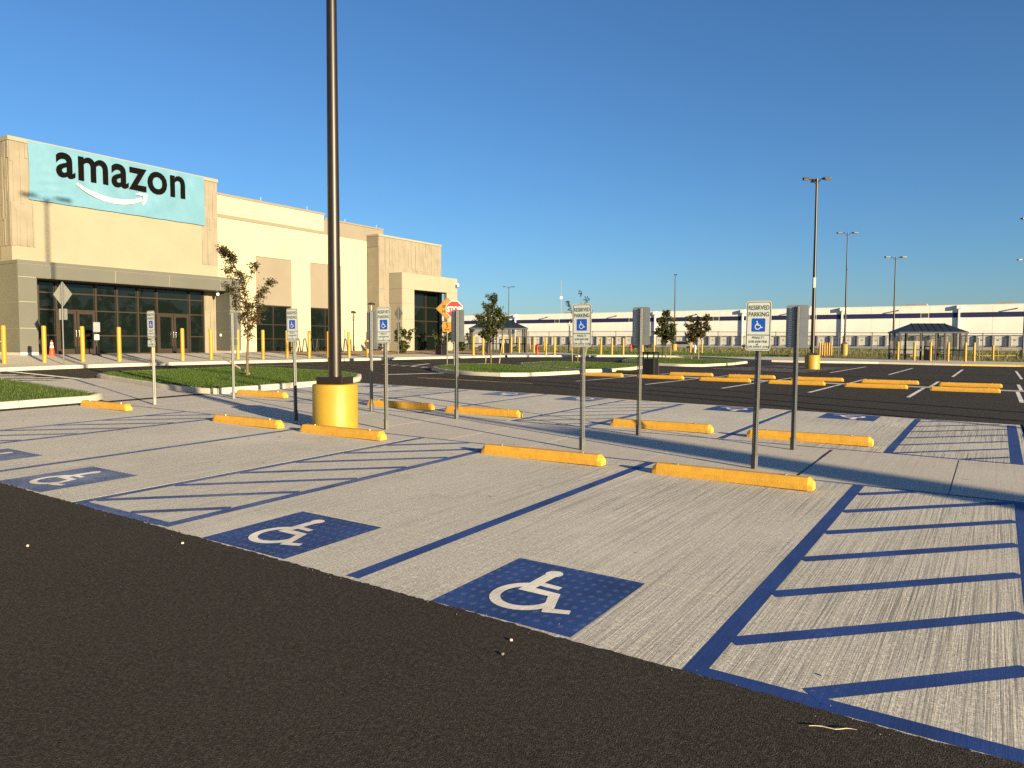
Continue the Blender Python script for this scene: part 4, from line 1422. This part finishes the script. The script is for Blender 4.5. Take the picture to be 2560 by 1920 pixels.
def tree(name, label, u, v, z, s, limbs, leaves, trunk_r, leaf=.075, stakes=(), m='leaf', seed=1, spread=.16, group=None, cat='tree'):
    """limbs: polylines in (right, up, depth) units, scaled by s metres; leaves scatter about the outer part of each limb"""
    rr = random.Random(seed)
    t = thing(name, label, cat, u, v, z, 0.0, group)
    tk = MB(); V = []; Fc = []
    for li, (pts, r0, nl, spr) in enumerate(limbs):
        P = [Vector((a * s, (d if len(pp) > 2 else 0) * s, b * s)) for pp in pts for a, b, d in [(pp[0], pp[1], pp[2] if len(pp) > 2 else 0)]]
        n = len(P)
        tk.tube(P, [max(.004, r0 * (1 - .82 * i / (n - 1))) for i in range(n)], 7)
        if not nl: continue
        seg = [(P[i], P[i + 1]) for i in range(n - 1)]
        twigs = []
        for k in range(max(8, nl // 14)):
            q = rr.random() ** .8
            if li == 0 and cat == 'tree': q = .42 + .58 * q
            x = q * (n - 1); i = min(n - 2, int(x)); base = seg[i][0].lerp(seg[i][1], x - i)
            d = Vector((rr.gauss(0, 1), rr.gauss(0, 1), rr.gauss(.35, .7))).normalized() * spr * rr.uniform(.5, 1.5) * (1.1 - .45 * q)
            tip = base + d
            tk.tube([base, base.lerp(tip, .55) + Vector((0, 0, .02)), tip], [.007, .005, .003], 4, False)
            twigs.append((base, tip))
        for k in range(int(nl * 1.8)):
            a, b = rr.choice(twigs)
            c = a.lerp(b, rr.uniform(.25, 1.1)) + Vector((rr.gauss(0, .05), rr.gauss(0, .05), rr.gauss(0, .05)))
            ax = Vector((rr.gauss(0, 1), rr.gauss(0, 1), rr.gauss(-.3, .7))).normalized()
            sd = ax.cross(Vector((rr.gauss(0, 1), rr.gauss(0, 1), rr.gauss(0, 1)))).normalized()
            L = leaf * rr.uniform(.65, 1.3); w = L * .34
            up_ = ax.cross(sd) * (L * .10)
            k0 = len(V)
            V += [c, c + ax * L * .45 + sd * w + up_, c + ax * L, c + ax * L * .45 - sd * w + up_]
            Fc += [(k0, k0 + 1, k0 + 2), (k0, k0 + 2, k0 + 3)]
    tk.build('trunk', 'bark', t, smooth=60)
    me = bpy.data.meshes.new('crown'); me.from_pydata([tuple(p) for p in V], [], Fc)
    obj('crown', me, m, t)
    for (x0, z0, x1, z1, y) in stakes:
        MB().tube([(x0 * s, y, z0 * s - .05), (x1 * s, y * .6, z1 * s)], .025, 6).build('stake', 'stake_wood', t)
    return t


S1 = .01335
tree('tree', 'leaning young tree with sparse dark leaves on the grass island before the cream wall', -20.82, 15.74, zg(-20.8, 15.7) + .13, S1,
     [([(0, 0), (2, 60), (5, 120), (3, 170), (-12, 240), (-36, 290), (-58, 312)], .048, 1050, .21),
      ([(4, 110), (14, 160), (34, 196), (52, 222), (62, 234)], .022, 420, .17),
      ([(4, 120), (-14, 170), (-34, 205), (-44, 222)], .02, 300, .18),
      ([(3, 165), (-22, 215), (-40, 250), (-52, 262)], .018, 190, .2),
      ([(-5, 205), (8, 240), (22, 262), (28, 268)], .016, 150, .18),
      ([(5, 112), (24, 140), (40, 172)], .016, 320, .2),
      ([(5, 100), (-8, 130), (-22, 152)], .014, 140, .2),
      ([(3, 92), (10, 96), (-6, 108)], .008, 60, .14)], None, .05, leaf=.066, seed=3)
t = thing('tree_stake', 'broken wooden stake leaning behind the leaning young tree', 'stake', -21.6, 15.9, zg(-21.6, 15.9) + .14, 0)
MB().tube([(-.62, .1, .62), (.55, -.3, .02)], .03, 6).build('pole', 'stake_wood', t)
S2 = .0205
tree('tree', 'bushy young green tree on the island beside the left shelter', -21.5, 30.9, zg(-21.5, 31) + .13, S2,
     [([(0, 0), (-1, 50), (0, 90), (6, 130), (4, 165)], .045, 620, .36),
      ([(0, 60), (-14, 90), (-26, 112), (-32, 122)], .02, 360, .34), ([(0, 62), (14, 88), (24, 104), (30, 116)], .02, 330, .34),
      ([(0, 80), (-10, 118), (-12, 140)], .016, 300, .32), ([(2, 85), (16, 118), (18, 132)], .016, 260, .32), ([(0, 55), (-12, 68), (-24, 74)], .014, 190, .28)],
     None, .045, leaf=.11, m='leaf_green', seed=5, stakes=((-14, 0, -13, 22, .3), (20, 0, 29, 60, -.3)))
S3 = .0229
tree('tree', 'thin young tree with few leaves mostly hidden behind a parking sign', -20.0, 37.4, zg(-20, 37.4) + .13, S3,
     [([(0, 0), (0, 60), (2, 100), (4, 130), (8, 168)], .04, 60, .3), ([(0, 80), (-16, 120), (-28, 152)], .016, 60, .24), ([(0, 85), (18, 110), (32, 128)], .016, 90, .24), ([(2, 100), (14, 140), (22, 158)], .014, 50, .22), ([(0, 70), (14, 90), (30, 108)], .014, 60, .2)],
     None, .04, leaf=.11, seed=8, stakes=((-12, 0, -14, 45, .3), (14, 0, 24, 48, -.3)))
S4 = .0284
tree('tree', 'dense upright young tree, left of the pair on the right grass island', -19.6, 49.8, zg(-19.6, 49.8) + .13, S4,
     [([(0, 0), (0, 40), (2, 80), (3, 116)], .045, 520, .42), ([(0, 45), (-10, 70), (-14, 105)], .02, 340, .38), ([(0, 42), (14, 70), (20, 95)], .02, 340, .38), ([(0, 48), (-14, 60), (-19, 72)], .015, 190, .32), ([(0, 50), (14, 58), (21, 66)], .015, 190, .32)],
     None, .045, leaf=.15, m='leaf_green', seed=11, stakes=((-7, 0, -6, 34, .3), (9, 0, 12, 34, -.3)))
tree('tree', 'spreading reddish young tree, right of the pair on the right grass island', -17.9, 50.9, zg(-17.9, 50.9) + .13, S4,
     [([(0, 0), (0, 42), (4, 80), (10, 106)], .045, 330, .40), ([(0, 42), (-8, 66), (-20, 96)], .02, 250, .32), ([(0, 45), (16, 66), (34, 92)], .02, 270, .34), ([(0, 48), (18, 60), (36, 78)], .015, 170, .3), ([(2, 62), (-4, 84), (-8, 104)], .015, 230, .34), ([(4, 66), (20, 90), (28, 106)], .015, 210, .32), ([(0, 40), (-8, 50), (-16, 62)], .012, 130, .28)],
     None, .045, leaf=.15, seed=13, stakes=((-5, 0, -4, 26, .3), (8, 0, 9, 34, -.3)))


def shrub(label, u, v, z, seed, k=1.0, m='leaf_green'):
    rr = random.Random(seed)
    limbs = []
    for i in range(8):
        a = rr.uniform(-1, 1); d = rr.uniform(-.8, .8); h = rr.uniform(1.2, 2.1) * k
        limbs.append(([(0, 0, 0), (a * .35, h * .5, d * .3), (a * .9 * k, h, d * .8)], .014, 75, .26))
    return tree('shrub', label, u, v, z, 1.0, limbs, None, .02, leaf=.17, m=m, seed=seed, cat='shrub')


shrub('loose leafy shrub in the mulch bed left of the beige portico opening', -36.6, 41.3, zs(-36.6, 41.3) + .02, 21, .95)
shrub('dark leafy shrub behind the trash bin at the beige portico', -37.4, 46.6, zs(-37, 46.6) + .05, 22, 1.05)
shrub('loose shrub between the portico and the left shelter', -38.2, 50.6, zg(-38, 50.6) + .17, 23, 1.0)

# ------------------------------------------------------------------ chain link fence


def fence(label, v, u0, u1, H, pitch_, wires, zb=-.1, cat='fence', mid=False):
    t = thing('fence', label, cat, (u0 + u1) / 2, v, 0)
    oc_ = (u0 + u1) / 2
    u = u0
    while u <= u1:
        z = zg(u, v) + zb
        MB().lathe([(.04, z), (.04, z + H), (.01, z + H + .03)], 8, u - oc_, 0).build('post', 'galvanized', t)
        u += pitch_
    us = np.arange(u0, u1 + .01, pitch_)
    MB().tube([(a - oc_, 0, zg(a, v) + zb + H - .05) for a in us], .028, 6).build('top_rail', 'chain_wire', t)
    if mid: MB().tube([(a - oc_, 0, zg(a, v) + zb + H * .5) for a in us], .02, 6).build('middle_rail', 'chain_wire', t)
    if wires:
        mb = MB()
        a = u0
        while a < u1 - H:
            for s in (1, -1):
                x0, x1 = (a, a + H - .1) if s > 0 else (a + H - .1, a)
                z0 = zg(x0, v) + zb; z1 = zg(x1, v) + zb + H - .08
                k = len(mb.v); w = .004
                mb.v += [(x0 - oc_ - w, 0, z0), (x0 - oc_ + w, 0, z0), (x1 - oc_ + w, 0, z1), (x1 - oc_ - w, 0, z1)]
                mb.f.append((k, k + 1, k + 2, k + 3))
            a += wires
        me = bpy.data.meshes.new('mesh_wire'); me.from_pydata(mb.v, [], mb.f)
        tag(obj('mesh_wire', me, 'chain_wire', t), kind='stuff')


fence('tall grey chain link fence running across behind the far sidewalk', 80.0, -56, 12, 2.62, 3.05, .14)
fence('second lower chain link fence farther back in the field', 150.0, -108, 12, 2.6, 3.9, 0)


def railing(label, u, v, w):
    t = thing('railing', label, 'railing', u, v, zg(u, v), ROT + .55)
    for x in (-w / 2, 0, w / 2): MB().tube([(x, 0, 0), (x, 0, 1.1)], .035, 8).build('post', 'base_yellow', t)
    for z in (.45, 1.08): MB().tube([(-w / 2, 0, z), (w / 2, 0, z)], .035, 8).build('rail', 'base_yellow', t)


railing('yellow pipe railing right of the right hand shelter', .1, 82.0, 3.4)

# ------------------------------------------------------------------ white warehouse across the field
wh = thing('warehouse', 'very long white warehouse with navy stripe and a row of loading docks', 'warehouse', -85, 238, .4)


def wpart(name, boxes, m, parent=None):
    mb = MB()
    for (u0, u1, v0, v1, z0, z1) in boxes: mb.box(u0 + 85, u1 + 85, v0 - 238, v1 - 238, z0 - .4, z1 - .4)
    return mb.build(name, m, parent or wh)


wpart('core', [(-215, 40, 238.6, 300, .0, 12.3)], 'dock_grey')
P7 = 7.42
n_p = 33
ue = [-209 + i * P7 for i in range(n_p + 1)]
pme = MB().box(.02, P7 - .02, 0, .6, 4.35, 12.55).mesh('wall_panel'); pme.materials.append(MAT['white_metal'])
sme = MB().box(0, P7, -.06, 0, 9.25, 10.6).mesh('navy_stripe'); sme.materials.append(MAT['navy'])
dme = MB().box(-.05, 2.55, .25, .4, 1.55, 4.1).mesh('dock_door'); dme.materials.append(MAT['dock_white'])
seal = MB().box(-.55, -.12, -.25, .4, 1.2, 4.25).mesh('dock_seal'); seal.materials.append(MAT['dock_grey'])
wsl = MB().box(.55, .95, .2, .25, 2.9, 3.15).mesh('door_window'); wsl.materials.append(MAT['dock_dark'])


def put(name, me, u, z=0.0, parent=wh, v=238.0):
    o = bpy.data.objects.new(name, me); COL.objects.link(o); o.parent = parent; o.location = (u + 85, v - 238, z - .4)
    return o


for i in range(n_p):
    put('wall_panel', pme, ue[i])
    if i % 4 != 1: put('navy_stripe', sme, ue[i])
    else:
        mb = MB().box(0, P7 - 2.2, -.06, 0, 9.25, 10.6).mesh('navy_stripe'); mb.materials.append(MAT['navy']); put('navy_stripe', mb, ue[i])
        mb = MB().box(P7 - 2.0, P7 - .3, -.04, 0, 9.3, 10.55).mesh('window'); mb.materials.append(MAT['dock_dark']); put('window', mb, ue[i])
    for k in range(2):
        dd = put('dock_door', dme, ue[i] + .65 + k * 3.71)
        s_ = bpy.data.objects.new('door_window', wsl); COL.objects.link(s_); s_.parent = dd
        put('dock_seal', seal, ue[i] + .65 + k * 3.71)
wpart('dock_wall', [(-209, ue[-1], 238.38, 238.62, .0, 4.4)], 'dock_grey')
wpart('dock_ledge', [(-209, ue[-1], 237.6, 238.4, .0, 1.2)], 'dock_grey')
wpart('parapet_cap', [(-209, ue[-1], 237.95, 238.7, 12.56, 12.7)], 'white_metal')
for uu in (-154.2, -126, -97.6, -68, -38.7, -9.0, 20):
    mb = MB(); mb.box(uu + 85 - .22, uu + 85 + .22, -.45, -.06, .0, 11.2); mb.box(uu + 85 - .6, uu + 85 + .6, -.9, -.06, 11.2, 12.2)
    mb.build('downspout', 'white_metal', wh)
for uu in (-170, -140, -112, -83, -53, -24, 4):
    mb = MB(); mb.box(uu + 85 - .25, uu + 85 + .25, -1.2, -.06, 10.9, 11.15); mb.build('wall_light', 'dock_dark', wh)
for uu, w in ((-186, 5), (-142, 6), (-57, 6), (-25, 7), (-1, 5)):
    mb = MB(); mb.box(uu + 85, uu + 85 + w, 16, 20, 12.0, 13.6); mb.build('roof_unit', 'dock_grey', wh)


def vehicle(label, u, v, L, H, m):
    t = thing('parked_car', label, 'car', u, v, zg(u, v) - .08, ROT)
    pr = [(-L / 2, .35), (-L / 2, .85), (-L / 2 + .7, 1.0), (-L / 2 + 1.3, H), (L / 2 - 1.2, H), (L / 2 - .5, 1.0), (L / 2, .9), (L / 2, .35)]
    MB().prism(pr, lambda a, b, d: (a, d, b), -.85, .85).build('body', m, t, bevel=.08)
    wn_ = [(-L / 2 + .95, 1.03), (-L / 2 + 1.42, H - .08), (L / 2 - 1.3, H - .08), (L / 2 - .75, 1.03)]
    MB().prism(wn_, lambda a, b, d: (a, d, b), -.87, .87).build('window', 'dark_glass', t)
    for x in (-L / 2 + .85, L / 2 - .85):
        for s in (-.8, .8):
            w_ = MB().tube([(x, s - .1, .33), (x, s + .1, .33)], .33, 16).build('wheel', 'black_paint', t, smooth=40)


vehicle('dark parked car behind the fence near the three far bollards', -60, 140, 4.7, 1.55, 'dock_dark')
vehicle('grey parked car behind the fence, right of the dark one', -52, 141, 4.7, 1.65, 'dock_grey')
vehicle('small dark car parked before the loading docks', -52, 190, 4.5, 1.5, 'dock_dark')

t = thing('radio_mast', 'thin far radio mast rising above the warehouse roof', 'mast', -350, 620, 0, 0)
mb = MB()
mb.tube([(0, 0, 0), (0, 0, 62)], [.45, .18], 5); mb.build('lattice', 'dock_grey', t)
MB().box(-1, 1, -.8, .8, 44, 46.5).build('dish', 'white_metal', t)

# wood along the far side of the lot, outside the picture; the entrance glass mirrors it
rng = random.Random(4)
V, Fc = [], []
for i in range(150):
    uu = 150 + rng.uniform(0, 14); vv = rng.uniform(20, 420)
    hh = rng.uniform(13.0, 19.0) * (1 - .25 * (noise.noise((vv * .03, 2, 0)) + .2)); rr_ = rng.uniform(3.0, 5.0)
    for k in range(90):
        a, b = rng.uniform(0, 6.28), rng.random()
        c = W(uu + rr_ * math.cos(a) * math.sin(b * 3), vv + rr_ * math.sin(a) * math.sin(b * 3), zg(12, vv) + hh * (.08 + .92 * b))
        L = rng.uniform(.7, 1.5); d1 = Vector((rng.gauss(0, 1), rng.gauss(0, 1), rng.gauss(0, 1))).normalized() * L; d2 = Vector((rng.gauss(0, 1), rng.gauss(0, 1), rng.gauss(0, 1))).normalized() * L
        k0 = len(V); V += [c - d1, c + d2, c + d1, c - d2]; Fc.append((k0, k0 + 1, k0 + 2, k0 + 3))
me = bpy.data.meshes.new('woods'); me.from_pydata([tuple(p) for p in V], [], Fc)
tag(obj('woods', me, 'wood_leaf'), 'line of woods mirrored in the entrance glass', 'trees', kind='stuff')

# ------------------------------------------------------------------ litter
for k, (uu, vv, r_, m, lab) in enumerate(((-2.2, 3.36, .010, 'pebble_white', 'small pale pebble on the asphalt below the nearest blue emblem'), (-2.14, 3.19, .011, 'pebble_grey', 'small grey pebble on the asphalt nearest the camera'), (-6.33, 2.72, .012, 'pebble_white', 'pale pebble on the asphalt at the left edge'), (-5.39, 3.44, .012, 'pebble_white', 'pale pebble at the pad edge by the second blue emblem'))):
    bm = bmesh.new(); bmesh.ops.create_icosphere(bm, subdivisions=2, radius=r_)
    for p in bm.verts: p.co *= 1 + .3 * noise.noise(p.co * 60 + Vector((k, 0, 0))); p.co.z *= .75
    me = bpy.data.meshes.new('pebble'); bm.to_mesh(me); bm.free()
    o = obj('pebble', me, m); o.location = W(uu, vv, zg(uu, vv) + .008 + r_ * .6)
    tag(o, lab, 'pebble', 'pebbles on the asphalt')
mb = MB(); mb.tube([tuple(W(a, b, zg(a, b) + .018)) for a, b in ((-.63, 3.33), (-.605, 3.347), (-.58, 3.357), (-.555, 3.360), (-.53, 3.362), (-.51, 3.378), (-.49, 3.398), (-.47, 3.407), (-.45, 3.41))], [.0016, .002, .0022, .0022, .002, .002, .0018, .0015, .001], 6)
tag(mb.build('twig', 'pebble_white'), 'thin pale twig on the asphalt at the lower right', 'twig')
V, Fc = [], []
rng = random.Random(12)
for i in range(70):
    uu, vv = rng.uniform(-15, .2), rng.uniform(3.8, 15)
    L = rng.uniform(.012, .028); a = rng.uniform(0, 6.28)
    c = W(uu, vv, zg(uu, vv) + .009)
    d1 = Vector((math.cos(a), math.sin(a), rng.uniform(0, .4))) * L; d2 = Vector((-math.sin(a), math.cos(a), rng.uniform(0, .3))) * L * .45
    k0 = len(V); V += [c - d1, c + d2 + Vector((0, 0, .004)), c + d1, c - d2]; Fc.append((k0, k0 + 1, k0 + 2, k0 + 3))
me = bpy.data.meshes.new('leaf_litter'); me.from_pydata([tuple(p) for p in V], [], Fc)
tag(obj('leaf_litter', me, 'dry_leaf'), 'scattered tiny dry leaves on the concrete pad', 'leaves', kind='stuff')
V, Fc = [], []
for i in range(70):
    uu = rng.uniform(-9, .3); vv = front(uu) + abs(rng.gauss(0, .05)) * rng.choice((-1, 1, -1))
    L = rng.uniform(.0015, .0045)
    c = W(uu, vv, zg(uu, vv) + .010)
    k0 = len(V)
    V += [c + Vector((L, 0, 0)), c + Vector((-L * .5, L, 0)), c + Vector((-L * .5, -L, 0)), c + Vector((0, 0, L * 1.3))]
    Fc += [(k0, k0 + 1, k0 + 3), (k0 + 1, k0 + 2, k0 + 3), (k0 + 2, k0, k0 + 3)]
me = bpy.data.meshes.new('grit'); me.from_pydata([tuple(p) for p in V], [], Fc)
tag(obj('grit', me, 'pebble_grey'), 'fine loose grit along the edge of the pad', 'grit', kind='stuff')
